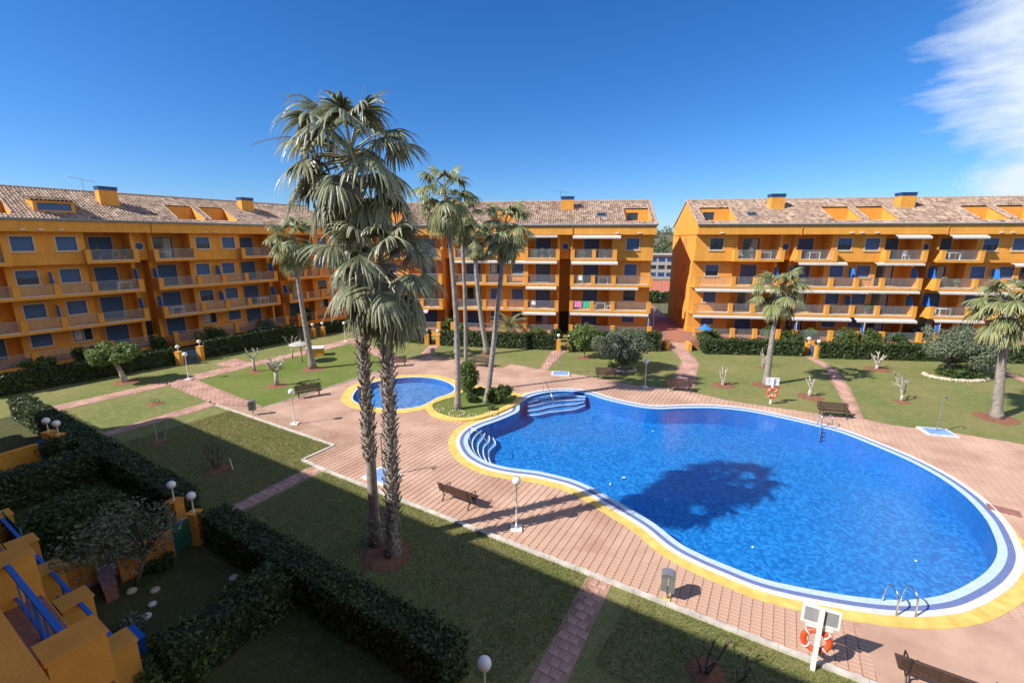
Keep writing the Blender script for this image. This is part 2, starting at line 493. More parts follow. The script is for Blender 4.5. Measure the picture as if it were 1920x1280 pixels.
# ------------------------------------------------------------------ mesh helpers
class MB:
    def __init__(s):
        s.v, s.f, s.t = [], [], []
    def add(s, vs, fs, tint=None):
        b = len(s.v)
        s.v += [tuple(p) for p in vs]
        s.f += [tuple(i + b for i in f) for f in fs]
        if tint is not None:
            s.t += [tint] * len(vs)
        return s
    def box(s, x0, x1, y0, y1, z0, z1):
        vs = [(x, y, z) for z in (z0, z1) for y in (y0, y1) for x in (x0, x1)]
        return s.add(vs, [(0, 2, 3, 1), (4, 5, 7, 6), (0, 1, 5, 4), (2, 6, 7, 3), (0, 4, 6, 2), (1, 3, 7, 5)])
    def quad(s, a, b, c, d):
        return s.add([a, b, c, d], [(0, 1, 2, 3)])
    def obox(s, p, q, wid, hei, up=Vector((0, 0, 1))):
        """bar of rectangular section from p to q"""
        p, q = Vector(p), Vector(q)
        d = (q - p).normalized()
        if abs(d.dot(up)) > 0.99:
            up = Vector((1, 0, 0))
        a = d.cross(up).normalized() * wid / 2
        b = a.cross(d).normalized() * hei / 2
        vs = [o + i * a + j * b for o in (p, q) for i, j in ((-1, -1), (1, -1), (1, 1), (-1, 1))]
        return s.add(vs, [(0, 1, 2, 3), (7, 6, 5, 4), (0, 4, 5, 1), (1, 5, 6, 2), (2, 6, 7, 3), (3, 7, 4, 0)])
    def tube(s, pts, rad, n=8, cap=True):
        pts = [Vector(p) for p in pts]
        if not hasattr(rad, '__len__'):
            rad = [rad] * len(pts)
        rings = []
        prev = None
        for i, p in enumerate(pts):
            d = (pts[min(i + 1, len(pts) - 1)] - pts[max(i - 1, 0)]).normalized()
            ref = Vector((0, 0, 1)) if abs(d.z) < 0.9 else Vector((1, 0, 0))
            a = d.cross(ref).normalized() if prev is None else (prev - d * prev.dot(d)).normalized()
            prev = a
            b = d.cross(a)
            rings.append([p + rad[i] * (math.cos(2 * math.pi * k / n) * a + math.sin(2 * math.pi * k / n) * b) for k in range(n)])
        vs = [q for r in rings for q in r]
        fs = [(i * n + k, i * n + (k + 1) % n, (i + 1) * n + (k + 1) % n, (i + 1) * n + k) for i in range(len(pts) - 1) for k in range(n)]
        if cap:
            fs += [tuple(range(n - 1, -1, -1)), tuple((len(pts) - 1) * n + k for k in range(n))]
        return s.add(vs, fs)
    def lathe(s, prof, n=16, c=(0, 0, 0)):
        vs = [(c[0] + r * math.cos(2 * math.pi * k / n), c[1] + r * math.sin(2 * math.pi * k / n), c[2] + z) for r, z in prof for k in range(n)]
        fs = [(i * n + k, i * n + (k + 1) % n, (i + 1) * n + (k + 1) % n, (i + 1) * n + k) for i in range(len(prof) - 1) for k in range(n)]
        return s.add(vs, fs)
    def ball(s, c, r, n=20, m=12, sq=1.0):
        return s.lathe([(max(1e-4, r * math.sin(math.pi * i / m)), -r * sq * math.cos(math.pi * i / m)) for i in range(m + 1)], n, c)
    def prism(s, poly, z0, z1):
        n = len(poly)
        vs = [(p[0], p[1], z0) for p in poly] + [(p[0], p[1], z1) for p in poly]
        tri = tessellate_polygon([[Vector((p[0], p[1], 0)) for p in poly]])
        fs = [tuple(i + n for i in t) for t in tri] + [(i, (i + 1) % n, n + (i + 1) % n, n + i) for i in range(n)]
        return s.add(vs, fs)
    def build(s, name, m, parent=None, smooth=False, loc=None):
        me = bpy.data.meshes.new(name)
        me.from_pydata(s.v, [], s.f)
        if s.t and len(s.t) == len(s.v):
            a = me.attributes.new('tint', 'FLOAT', 'POINT')
            a.data.foreach_set('value', s.t)
        me.materials.append(m)
        if smooth:
            me.polygons.foreach_set('use_smooth', [True] * len(me.polygons))
        o = bpy.data.objects.new(name, me)
        C.objects.link(o)
        if parent:
            o.parent = parent
        if loc is not None:
            o.location = loc
        return o

def fix_normals(o):
    bm = bmesh.new()
    bm.from_mesh(o.data)
    bmesh.ops.recalc_face_normals(bm, faces=bm.faces)
    bm.to_mesh(o.data)
    bm.free()
    return o

def np_mesh(name, V, F, m, parent=None, tint=None):
    me = bpy.data.meshes.new(name)
    V = np.asarray(V, dtype=np.float32)
    F = np.asarray(F, dtype=np.int32)
    k = F.shape[1]
    me.vertices.add(len(V))
    me.vertices.foreach_set('co', V.ravel())
    me.loops.add(F.size)
    me.loops.foreach_set('vertex_index', F.ravel())
    me.polygons.add(len(F))
    me.polygons.foreach_set('loop_start', np.arange(0, F.size, k, dtype=np.int32))
    me.polygons.foreach_set('loop_total', np.full(len(F), k, dtype=np.int32))
    if tint is not None:
        a = me.attributes.new('tint', 'FLOAT', 'POINT')
        a.data.foreach_set('value', np.asarray(tint, dtype=np.float32))
    me.update(calc_edges=True)
    me.polygons.foreach_set('use_smooth', np.zeros(len(F), dtype=bool))
    me.materials.append(m)
    o = bpy.data.objects.new(name, me)
    C.objects.link(o)
    if parent:
        o.parent = parent
    return o

def tag(o, label, cat, group=None):
    o['label'] = label
    o['category'] = cat
    if group:
        o['group'] = group
    return o
def thing(name, label, cat, loc=(0, 0, 0), rotz=0.0, group=None):
    o = bpy.data.objects.new(name, None)
    C.objects.link(o)
    o.empty_display_size = 0.2
    o.location = loc
    o.rotation_euler = (0, 0, rotz)
    return tag(o, label, cat, group)
def struct(o):
    o['kind'] = 'structure'
    return o
def stuff(o):
    o['kind'] = 'stuff'
    return o
def inst(src, name, parent, loc=(0, 0, 0), rot=(0, 0, 0), sc=(1, 1, 1)):
    o = bpy.data.objects.new(name, src if isinstance(src, bpy.types.Mesh) else src.data)
    C.objects.link(o)
    o.parent = parent
    o.location = loc
    o.rotation_euler = rot
    o.scale = sc
    return o
def copy_tree(o, parent=None):
    c = o.copy()
    C.objects.link(c)
    c.parent = parent
    for ch in o.children:
        copy_tree(ch, c)
    return c

def catmull(pts, per=8):
    n = len(pts)
    res = []
    for i in range(n):
        p0, p1, p2, p3 = (Vector(pts[(i + k - 1) % n]) for k in range(4))
        for j in range(per):
            t = j / per
            res.append(0.5 * ((2 * p1) + (p2 - p0) * t + (2 * p0 - 5 * p1 + 4 * p2 - p3) * t * t + (3 * p1 - p0 - 3 * p2 + p3) * t ** 3))
    return res
def resample(pts, step):
    n = len(pts)
    L = [0]
    for i in range(n):
        L.append(L[-1] + (pts[(i + 1) % n] - pts[i]).length)
    m = max(8, int(L[-1] / step))
    res, j = [], 0
    for i in range(m):
        d = L[-1] * i / m
        while L[j + 1] < d:
            j += 1
        t = (d - L[j]) / max(1e-9, L[j + 1] - L[j])
        res.append(pts[j].lerp(pts[(j + 1) % n], t))
    return res
def area(p):
    return 0.5 * sum(p[i].x * p[(i + 1) % len(p)].y - p[(i + 1) % len(p)].x * p[i].y for i in range(len(p)))
def offset(pts, d):
    """outward offset of a closed anticlockwise curve"""
    n = len(pts)
    res = []
    for i in range(n):
        t = (pts[(i + 2) % n] - pts[i - 2])
        nrm = Vector((t.y, -t.x, 0)).normalized()
        dd = d[i] if hasattr(d, '__len__') else d
        res.append(pts[i] + nrm * dd)
    return res
def sheet(name, m, outer, holes, z, parent=None):
    loops = [[Vector((p[0], p[1], 0)) for p in outer]] + [[Vector((p[0], p[1], 0)) for p in h] for h in holes]
    tri = tessellate_polygon(loops)
    vs = [(p.x, p.y, z) for l in loops for p in l]
    b = MB().add(vs, [tuple(t) for t in tri])
    o = b.build(name, m, parent)
    bm = bmesh.new()
    bm.from_mesh(o.data)
    for f in bm.faces:
        if f.normal.z < 0:
            f.normal_flip()
    bm.to_mesh(o.data)
    bm.free()
    return o
def strip(name, m, a, b, za, zb, parent=None, skirt=0.0, closed=True):
    n = len(a)
    mb = MB()
    vs = [(p.x, p.y, za) for p in a] + [(p.x, p.y, zb) for p in b]
    rng_ = range(n if closed else n - 1)
    fs = [(i, n + i, n + (i + 1) % n, (i + 1) % n) for i in rng_]
    if skirt:
        vs += [(p.x, p.y, zb - skirt) for p in b] + [(p.x, p.y, za - skirt) for p in a]
        fs += [(n + i, 2 * n + i, 2 * n + (i + 1) % n, n + (i + 1) % n) for i in rng_]
        fs += [(3 * n + i, i, (i + 1) % n, 3 * n + (i + 1) % n) for i in rng_]
    mb.add(vs, fs)
    return mb.build(name, m, parent)
def inside(px, py, poly):
    c = np.zeros(px.shape, bool)
    n = len(poly)
    for i in range(n):
        x0, y0 = poly[i][0], poly[i][1]
        x1, y1 = poly[i - 1][0], poly[i - 1][1]
        if y0 == y1:
            continue
        c ^= ((y0 > py) != (y1 > py)) & (px < (x1 - x0) * (py - y0) / (y1 - y0) + x0)
    return c

# leaves: n little folded quads at given points
def leaves(name, m, P, size, parent=None, tint=None, aspect=2.2, up=0.3, rs=nr, nrmls=None):
    P = np.asarray(P, dtype=np.float64)
    n = len(P)
    d = rs.normal(size=(n, 3))
    if nrmls is not None:
        d = d * 0.75 + nrmls
    d[:, 2] += up
    d /= np.linalg.norm(d, axis=1)[:, None] + 1e-9
    r = rs.normal(size=(n, 3))
    a = np.cross(d, r)
    a /= np.linalg.norm(a, axis=1)[:, None] + 1e-9
    b = np.cross(d, a)
    s = size * (0.6 + 0.8 * rs.rand(n))[:, None]
    a = a * s
    b = b * s / aspect
    V = np.empty((n, 4, 3))
    V[:, 0] = P - a
    V[:, 1] = P - b * 1.0
    V[:, 2] = P + a
    V[:, 3] = P + b * 1.0
    F = np.arange(n * 4).reshape(n, 4)
    if tint is None:
        tint = rs.rand(n)
    return np_mesh(name, V.reshape(-1, 3), F, m, parent, np.repeat(tint, 4))

# ================================================================== GROUND, POOLS, PAVING
POOL_PX = [(975, 757), (986, 750), (998, 743), (1021, 737.5), (1048, 734.3), (1072, 734.5), (1100, 738.5), (1132, 749), (1165, 757),
    (1205, 765), (1240, 767.5), (1285, 766), (1341, 766), (1402, 772), (1463, 784), (1532, 800), (1580, 813), (1648, 840), (1705, 865),
    (1760, 895), (1808, 930), (1845, 970), (1862, 1002), (1869.6, 1027), (1867, 1046), (1856, 1064), (1837, 1082), (1801, 1103),
    (1766, 1117), (1732, 1123), (1691, 1126), (1645, 1124), (1600, 1119), (1549, 1111), (1480, 1098), (1420, 1083), (1356, 1058),
    (1320, 1043), (1274, 1019), (1225, 981), (1173, 950), (1142, 932), (1117, 918), (1080, 902), (1048, 893), (1007, 884), (965, 879),
    (930, 872), (909, 864), (890, 852), (880, 838), (877.5, 825), (885, 812), (902, 801), (930, 791), (955, 781), (973, 771)]
KID_PX = [(661.5, 746.5), (668, 733), (679, 724.6), (708, 716), (746, 710), (781, 708), (812, 710), (835, 716), (849, 724), (851, 732),
    (839, 740), (821, 745.5), (806, 753.7), (787, 762), (756, 767), (725, 767), (700, 763.5), (679, 759), (667, 753.7)]
def outline(px, step):
    p = resample(catmull([at(*q) for q in px], 8), step)
    return p if area(p) > 0 else p[::-1]
pool = outline(POOL_PX, 0.3)
kid = outline(KID_PX, 0.25)

big = [(-3500, -3500), (3500, -3500), (3500, 9000), (-3500, 9000)]
struct(sheet('ground', M['scrub'], big, [pool, kid], -0.03))
lawn_poly = [uv(-48, 2.3), uv(-48, 62), uv(46, 62), uv(52, 2.3)]
struct(sheet('lawn', M['lawn'], [(p.x, p.y) for p in lawn_poly], [pool, kid], 0.0))
GREEN_PX = [(371, 713), (469, 688), (562, 667), (611, 656), (655, 645), (672, 652), (742, 687), (680, 706), (600, 732), (497, 764)]
struct(sheet('lawn_patch', M['lawn_green'], [at(*p) for p in GREEN_PX], [], 0.006))
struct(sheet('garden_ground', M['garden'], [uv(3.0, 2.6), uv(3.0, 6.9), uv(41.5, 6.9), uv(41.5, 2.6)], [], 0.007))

# ---- big pool
pr = struct(thing('swimming_pool', 'large kidney shaped swimming pool with blue water', 'pool'))
del pr['category']
def pool_shell(parent, ol, depth, slope, fm, wm):
    n = len(ol)
    cx = sum(p.x for p in ol) / n
    mb = MB()
    rng_ = range(n)
    bot = [(p.x, p.y, -depth - slope * max(0, min(1, (p.x - cx) / 12 + 0.5))) for p in ol]
    mb.add([(p.x, p.y, 0.03) for p in ol] + bot, [(i, (i + 1) % n, n + (i + 1) % n, n + i) for i in rng_])
    mb.build('pool_wall', wm, parent)
    tri = tessellate_polygon([[Vector((p.x, p.y, 0)) for p in ol]])
    f = MB().add(bot, [tuple(t) for t in tri]).build('pool_floor', fm, parent)
    return f
pool_shell(pr, pool, 0.85, 0.3, M['mosaic'], M['mosaic_wall'])
wt = sheet('water', M['water'], pool, [], -0.03, pr)

npool = len(pool)
# the yellow border runs round the garden, near side and right end; the far side meets the paving directly
def wyellow(p):
    far = at(1100, 738)
    end = at(1868, 985)
    d = (end - far)
    nrm = Vector((-d.y, d.x, 0)).normalized()
    s = (p - far).dot(nrm)
    k = (p - far).dot(d.normalized()) / d.length
    if s > -1.2 and 0.02 < k < 1.0:
        return 0.02
    if k >= 1.0:
        return 0.42
    if k <= 0.02 and s > -3.2:
        return 0.02
    return 0.42
wy = [wyellow(p) for p in pool]
for _ in range(6):
    wy = [(wy[i - 1] + wy[i] + wy[(i + 1) % npool]) / 3 for i in range(npool)]
o1, o2, o3 = offset(pool, 0.25), offset(pool, 0.45), offset(pool, 0.67)
o4 = offset(pool, [0.67 + q for q in wy])
strip('pool_edge_tile', M['edge_tile'], pool, o1, 0.045, 0.052, pr, 0.03)
strip('overflow_grate', M['grate'], o1, o2, 0.044, 0.046, pr, 0.01)
strip('coping_band', M['coping'], o2, o3, 0.056, 0.06, pr, 0.04)
strip('yellow_border', M['yellow'], o3, o4, 0.052, 0.054, pr, 0.05)

# curved entry steps on the left and at the back
def steps(name, outer_px, curves_px, levels, zs):
    for k, (cv, z) in enumerate(zip(curves_px, levels)):
        o = [at(*p) for p in outer_px]
        c = [at(*p) for p in cv]
        # smooth the inner curve
        cc = []
        for i in range(len(c) - 1):
            p0, p1, p2, p3 = c[max(0, i - 1)], c[i], c[i + 1], c[min(len(c) - 1, i + 2)]
            for j in range(6):
                t = j / 6
                cc.append(0.5 * ((2 * p1) + (p2 - p0) * t + (2 * p0 - 5 * p1 + 4 * p2 - p3) * t * t + (3 * p1 - p0 - 3 * p2 + p3) * t ** 3))
        cc.append(c[-1])
        poly = o + cc[::-1]
        st = MB().prism([(p.x, p.y) for p in poly], -1.6, z).build('pool_step', M['step_tile'], pr)
        nb = MB()
        nb.tube([(p.x, p.y, z) for p in cc], 0.035, 5)
        nb.build('step_nosing', M['white'], st)
left_outer = [(909, 864), (890, 852), (880, 838), (877.5, 825), (885, 812), (902, 801)]
steps('a', left_outer, [
    [(906, 861), (895, 851), (887, 838), (886, 824), (893, 812), (903, 804)],
    [(909, 862), (904, 853), (897, 840), (897, 825), (906, 812), (909, 804)],
    [(910, 863), (913, 853), (907, 840), (907, 826), (917, 814), (917, 804)],
    [(911, 864), (923, 856), (917, 842), (917, 827), (929, 815), (924, 803)]], [-0.12, -0.28, -0.44, -0.6], None)
back_outer = [(1100, 739), (1072, 735), (1048, 734.8), (1021, 738), (998, 743.5), (986, 750.5)]
steps('b', back_outer, [
    [(1098, 741), (1072, 739), (1048, 740), (1022, 743), (1003, 748), (990, 752)],
    [(1097, 742), (1074, 743), (1050, 744.5), (1024, 748), (1006, 752), (990, 755)],
    [(1096, 743), (1076, 747), (1052, 749), (1026, 753), (1008, 757), (990, 759)],
    [(1098, 745), (1078, 752), (1054, 755), (1028, 758), (1010, 762), (989, 763)]], [-0.12, -0.28, -0.44, -0.6], None)

# inlet fittings and drains on the pool floor and walls
for x, y in ((1144, 912), (1171, 899), (1224, 809), (1168, 899), (1332, 884), (1411, 1026), (1718, 1046), (1622, 937), (1634, 951), (1075, 777), (1219, 771)):
    p = at(x, y, -1.0)
    MB().lathe([(0.001, 0.02), (0.04, 0.02), (0.055, 0.0)], 14).build('inlet_fitting', M['white'], pr, loc=(p.x, p.y, -0.86 - 0.28 * max(0, min(1, (p.x - 11) / 12 + 0.5))))

# ---- paddling pool
kp = struct(thing('paddling_pool', 'small shallow paddling pool with wide yellow rim', 'pool'))
del kp['category']
pool_shell(kp, kid, 0.42, 0.0, M['mosaic_light'], M['mosaic_wall'])
sheet('water', M['water'], kid, [], -0.02, kp)
k1, k2 = offset(kid, 0.12), offset(kid, 0.78)
strip('pool_edge_tile', M['coping'], kid, k1, 0.05, 0.055, kp, 0.03)
strip('yellow_border', M['yellow'], k1, k2, 0.058, 0.056, kp, 0.05)

# ---- planted island between the pools
GARD_PX = [(800, 762), (806, 777), (828, 787), (858, 792), (890, 790), (925, 780), (955, 768), (974, 757), (978, 747), (962, 738), (935, 731), (905, 727), (880, 727), (862, 735), (848, 744), (822, 751)]
gard = outline(GARD_PX, 0.25)
isl = struct(thing('planted_island', 'raised planted island between the two pools', 'bed'))
del isl['category']
gi = offset(gard, -0.42)
strip('yellow_rim', M['yellow'], gi, gard, 0.17, 0.16, isl, 0.15)
sheet('island_grass', M['lawn_green'], gi, [], 0.12, isl)

# ---- deck
DECK_PX = [(406, 760), (627, 836), (567, 863), (613, 884), (1000, 1035), (1300, 1149), (1600, 1266)]
deck = [at(*p) for p in DECK_PX]
deck += [uv(-14, 12.62), uv(-30, 12.62), uv(-33, 24)]
deck += [at(*p) for p in [(1920, 833), (1791, 812), (1678, 798), (1622, 786), (1524, 774), (1453, 764), (1365, 751), (1303, 736), (1251, 727), (1209, 725),
    (1185, 722), (1116, 708), (1069, 700), (1024, 694), (1011, 692), (957, 682), (941, 691), (882, 679), (800, 666), (767, 676), (742, 687), (680, 706), (600, 732), (497, 764)]]
def clean_z(pts, z=0):
    return [Vector((p.x, p.y, z)) for p in pts]
deck = clean_z(deck)
deck_o = struct(sheet('pool_deck', M['mortar'], deck, [pool, kid], 0.022))

BR_V, BR_F = None, None
def paving(parent, poly, avoid, ang, bw, bl, jw, jl, z, hgt, m, singles=0, org=(0, 0), jitter=0.0):
    """stamped bricks laid in rows; the nearest ones are objects, the rest one mesh"""
    ca, sa = math.cos(ang), math.sin(ang)
    px = np.array([p.x for p in poly])
    py = np.array([p.y for p in poly])
    a = (px - org[0]) * ca + (py - org[1]) * sa
    b = -(px - org[0]) * sa + (py - org[1]) * ca
    ia = np.arange(math.floor(a.min() / bw), math.ceil(a.max() / bw) + 1)
    ib = np.arange(math.floor(b.min() / bl), math.ceil(b.max() / bl) + 1)
    A, B = np.meshgrid(ia, ib, indexing='ij')
    ca_ = (A + 0.5) * bw
    cb_ = (B + 0.5) * bl + (A % 2) * bl * 0.5
    ca_, cb_ = ca_.ravel(), cb_.ravel()
    X = org[0] + ca_ * ca - cb_ * sa
    Y = org[1] + ca_ * sa + cb_ * ca
    ok = np.ones(X.shape, bool)
    for da, db in ((-.5, -.5), (.5, -.5), (.5, .5), (-.5, .5)):
        cx = X + (da * bw) * ca - (db * bl) * sa
        cy = Y + (da * bw) * sa + (db * bl) * ca
        ok &= inside(cx, cy, poly)
    for h in avoid:
        ok &= ~inside(X, Y, h)
    vis = (Y > 2) & (np.abs(X) < Y * 1.35 + 3)
    ok &= vis
    X, Y = X[ok], Y[ok]
    d = np.hypot(X, Y)
    order = np.argsort(d)
    hw, hl = (bw - jw) / 2, (bl - jl) / 2
    bev = 0.012
    base = [(-hw, -hl, 0), (hw, -hl, 0), (hw, hl, 0), (-hw, hl, 0)]
    top = [(x - math.copysign(bev, x), y - math.copysign(bev, y), hgt) for x, y, _ in base]
    vs = np.array([(x * ca - y * sa, x * sa + y * ca, q) for x, y, q in base + top])
    fs = np.array([(4, 5, 6, 7), (0, 1, 5, 4), (1, 2, 6, 5), (2, 3, 7, 6), (3, 0, 4, 7)])
    single = order[:singles]
    rest = order[singles:]
    if singles:
        me = bpy.data.meshes.new('paving_brick')
        me.from_pydata([tuple(v) for v in vs], [], [tuple(int(i) for i in f) for f in fs])
        me.materials.append(m)
        for i in single:
            o = bpy.data.objects.new('paving_brick', me)
            C.objects.link(o)
            o.parent = parent
            o.location = (X[i], Y[i], z + rnd.uniform(-0.002, 0.002))
            o.rotation_euler = (rnd.uniform(-0.004, 0.004), rnd.uniform(-0.004, 0.004), 0)
    n = len(rest)
    if n:
        off = np.stack([X[rest], Y[rest], z + nr.uniform(-0.003, 0.003, n)], 1)
        V = (vs[None] + off[:, None]).reshape(-1, 3)
        F = (fs[None] + (np.arange(n) * 8)[:, None, None]).reshape(-1, 4)
        stuff(np_mesh('paving_bricks', V, F, m, parent))
cover = [offset(pool, 0.6), offset(kid, 0.7), offset(gard, -0.1)]
ss = [uv(-3.2, 12.75), uv(-3.0, 15.2), at(1640, 1150), at(1800, 1140), uv(-20, 19.0), uv(-28, 19.0), uv(-28, 12.75)]
cover.append(ss)
sheet('smooth_paving', M['paver'], [Vector((p.x, p.y, 0)) for p in ss], [], 0.041, deck_o)
paving(deck_o, deck, cover, UA, 0.29, 0.15, 0.02, 0.004, 0.022, 0.02, M['paver'], 300)

# kerbs along the deck
def kerb(name, pts, wid=0.16, h=0.085):
    kb = MB()
    pts = [Vector((p.x, p.y, 0)) for p in pts]
    seg = 1.0
    for a, b in zip(pts, pts[1:]):
        L = (b - a).length
        n = max(1, round(L / seg))
        for i in range(n):
            p = a.lerp(b, i / n + 0.003 / L)
            q = a.lerp(b, (i + 1) / n - 0.006 / L)
            kb.obox(p + Vector((0, 0, h / 2 - 0.01)), q + Vector((0, 0, h / 2 - 0.01)), wid, h + 0.02)
    o = kb.build(name, M['kerb'])
    return struct(o)
kerb('kerb', [at(567, 863), at(613, 884), uv(-2, 12.62), uv(-14, 12.62)])
kerb('kerb', [at(406, 760), at(627, 836), at(567, 863)], 0.14)
kerb('kerb', [at(*p) for p in ((497, 764), (600, 732), (680, 706), (742, 687))], 0.1, 0.06)

# ---- garden paths
def path(px, ang, singles=0, z=0.012):
    poly = clean_z([p if isinstance(p, Vector) else at(*p) for p in px])
    o = struct(sheet('path', M['mortar'], poly, [], z))
    c = poly[0]
    paving(o, poly, [], ang, 0.3, 0.3, 0.02, 0.012, z, 0.02, M['paver_worn'], singles, (c.x, c.y))
    return o
VA = UA - math.pi / 2
path([(1101, 1079), (1148, 1093), (1062, 1282), uv(4.0, 5.0), uv(4.9, 5.0), (990, 1282)], VA, 120)
path([(434, 949), (579, 875), (608, 882), (452, 959)], VA)
path([uv(18.2, 8.6), uv(19.0, 8.6), uv(19.0, 3.2), uv(18.2, 3.2)], VA)
path([(186, 813), (394, 752), (408, 760), (206, 817)], VA)
path([(96, 762), (306, 716), (322, 722), (107, 771)], VA)
path([(310, 720), (354, 705), (371, 713), (497, 764), (406, 760)], UA)
path([(354, 704), (422, 689), (487, 676), (549, 662), (600, 649), (660, 633), (690, 640), (661, 643), (611, 656), (562, 667), (469, 688), (371, 713)], VA)
path([(655, 641), (682, 637), (700, 650), (768, 675), (742, 687)], UA)
path([(788, 664), (805, 647), (825, 648), (806, 667)], VA)
path([(1011, 692), (1036, 656), (1063, 657), (1026, 694)], VA)
path([(1257, 651), (1283, 651), (1311, 680), (1300, 735), (1252, 726), (1278, 677)], VA)
path([(1509, 669), (1527, 669), (1565, 690), (1595, 729), (1620, 786), (1598, 783), (1583, 759), (1562, 719), (1546, 690)], R(95))
path([(1836, 682), (1850, 682), (1925, 709), (1960, 728), (1960, 734), (1920, 717)], R(60))
path([(400, 683), (441, 672), (470, 679), (432, 689)], UA)

# soil rings under the trees
def soil_ring(x, y, r):
    p = at(x, y)
    n = 28
    ph = rnd.random() * 6
    pts = [(p.x + r * (1 + 0.08 * math.sin(3 * k * 2 * math.pi / n + ph) + rnd.uniform(-.05, .05)) * math.cos(2 * math.pi * k / n),
            p.y + r * (1 + rnd.uniform(-.06, .06)) * math.sin(2 * math.pi * k / n)) for k in range(n)]
    mb = MB()
    vs = [(p.x, p.y, 0.06)] + [(p.x + 0.6 * (a - p.x), p.y + 0.6 * (b - p.y), 0.045) for a, b in pts] + [(a, b, 0.004) for a, b in pts]
    fs = [(0, 1 + k, 1 + (k + 1) % n) for k in range(n)] + [(1 + k, 1 + n + k, 1 + n + (k + 1) % n, 1 + (k + 1) % n) for k in range(n)]
    mb.add(vs, fs)
    return struct(mb.build('soil_ring', M['soil']))
for x, y, r in ((727, 1040, 0.9), (587, 692, 0.95), (478, 697, 0.6), (519, 723, 0.75), (1437, 722, 1.0), (1868, 784, 1.1), (1356, 722, 0.8), (1519, 744, 0.85),
    (1645, 692, 1.0), (1690, 753, 0.5), (1096, 671, 0.7), (408, 880, 0.62), (298, 828, 0.5), (237, 716, 0.9), (914, 663, 0.9), (1430, 688, 0.5), (292, 757, 0.5), (1325, 1262, 0.5)):
    soil_ring(x, y, r)

# ================================================================== APARTMENT BLOCKS
FZ = [0.6, 3.17, 6.12, 9.01, 11.6]      # floor levels
SB = [0.0, 2.92, 5.87, 8.76, 11.6]      # undersides of the slabs
YB = 2.9                                # back wall of the loggias
RK = 0.475                              # roof pitch
def roofz(y):
    return 12.66 + (y + 0.12) * RK
RIDGE_Y = 6.0

def ring_mesh(name, w_, h_, t_, d_, m):
    b = MB()
    b.box(-w_ / 2 - t_, -w_ / 2, -d_, 0.0, -t_, h_ + t_)
    b.box(w_ / 2, w_ / 2 + t_, -d_, 0.0, -t_, h_ + t_)
    b.box(-w_ / 2, w_ / 2, -d_, 0.0, -t_, 0)
    b.box(-w_ / 2, w_ / 2, -d_, 0.0, h_, h_ + t_)
    o = b.build(name, m)
    me = o.data
    bpy.data.objects.remove(o)
    return me
def box_mesh(name, dims, m):
    o = MB().box(*dims).build(name, m)
    me = o.data
    bpy.data.objects.remove(o)
    return me
WW, WH, DW, DH = 1.35, 1.2, 1.75, 2.15
win_ring = ring_mesh('window', WW, WH, 0.11, 0.025, M['frame'])
door_ring = ring_mesh('door', DW, DH, 0.1, 0.025, M['frame'])
win_sash = ring_mesh('sash', WW - 0.14, WH - 0.14, 0.07, 0.05, M['navy'])
door_sash = ring_mesh('sash', DW - 0.16, DH - 0.16, 0.08, 0.05, M['navy'])
win_shut = box_mesh('shutter', (-WW / 2, WW / 2, 0.0, 0.04, 0, WH), M['shutter'])
door_shut = box_mesh('shutter', (-DW / 2, DW / 2, 0.0, 0.04, 0, DH), M['shutter'])
half_shut = box_mesh('shutter', (-WW / 2, WW / 2, -0.03, 0.0, WH * 0.45, WH), M['shutter'])
win_pane = box_mesh('pane', (-WW / 2, WW / 2, 0.0, 0.02, 0, WH), M['darkglass'])
door_pane = box_mesh('pane', (-DW / 2, DW / 2, 0.0, 0.02, 0, DH), M['darkglass'])
win_curt = box_mesh('curtain', (-WW / 2 + 0.1, WW / 2 - 0.55, -0.02, -0.005, 0.06, WH - 0.06), M['curtain'])
door_curt = box_mesh('curtain', (-0.1, DW / 2 - 0.12, -0.02, -0.005, 0.06, DH - 0.06), M['curtain'])
mull = box_mesh('mullion', (-0.035, 0.035, -0.05, 0.0, 0, WH), M['navy'])
dmull = box_mesh('mullion', (-0.035, 0.035, -0.05, 0.0, 0, DH), M['navy'])
win_sill = box_mesh('sill', (-WW / 2 - 0.16, WW / 2 + 0.16, -0.09, -0.026, -0.17, -0.115), M['frame'])

def wall_panel(mb, x0, x1, y, z0, z1, holes, rev=0.14):
    xs = sorted({x0, x1, *[h[0] for h in holes], *[h[1] for h in holes]})
    zs = sorted({z0, z1, *[h[2] for h in holes], *[h[3] for h in holes]})
    for a, b in zip(xs, xs[1:]):
        for c, d in zip(zs, zs[1:]):
            mx_, mz = (a + b) / 2, (c + d) / 2
            if any(h[0] < mx_ < h[1] and h[2] < mz < h[3] for h in holes):
                continue
            mb.quad((a, y, c), (b, y, c), (b, y, d), (a, y, d))
    for a, b, c, d in holes:
        yr = y + rev
        mb.quad((a, y, c), (a, yr, c), (a, yr, d), (a, y, d))
        mb.quad((b, y, c), (b, y, d), (b, yr, d), (b, yr, c))
        mb.quad((a, y, c), (b, y, c), (b, yr, c), (a, yr, c))
        mb.quad((a, y, d), (a, yr, d), (b, yr, d), (b, y, d))

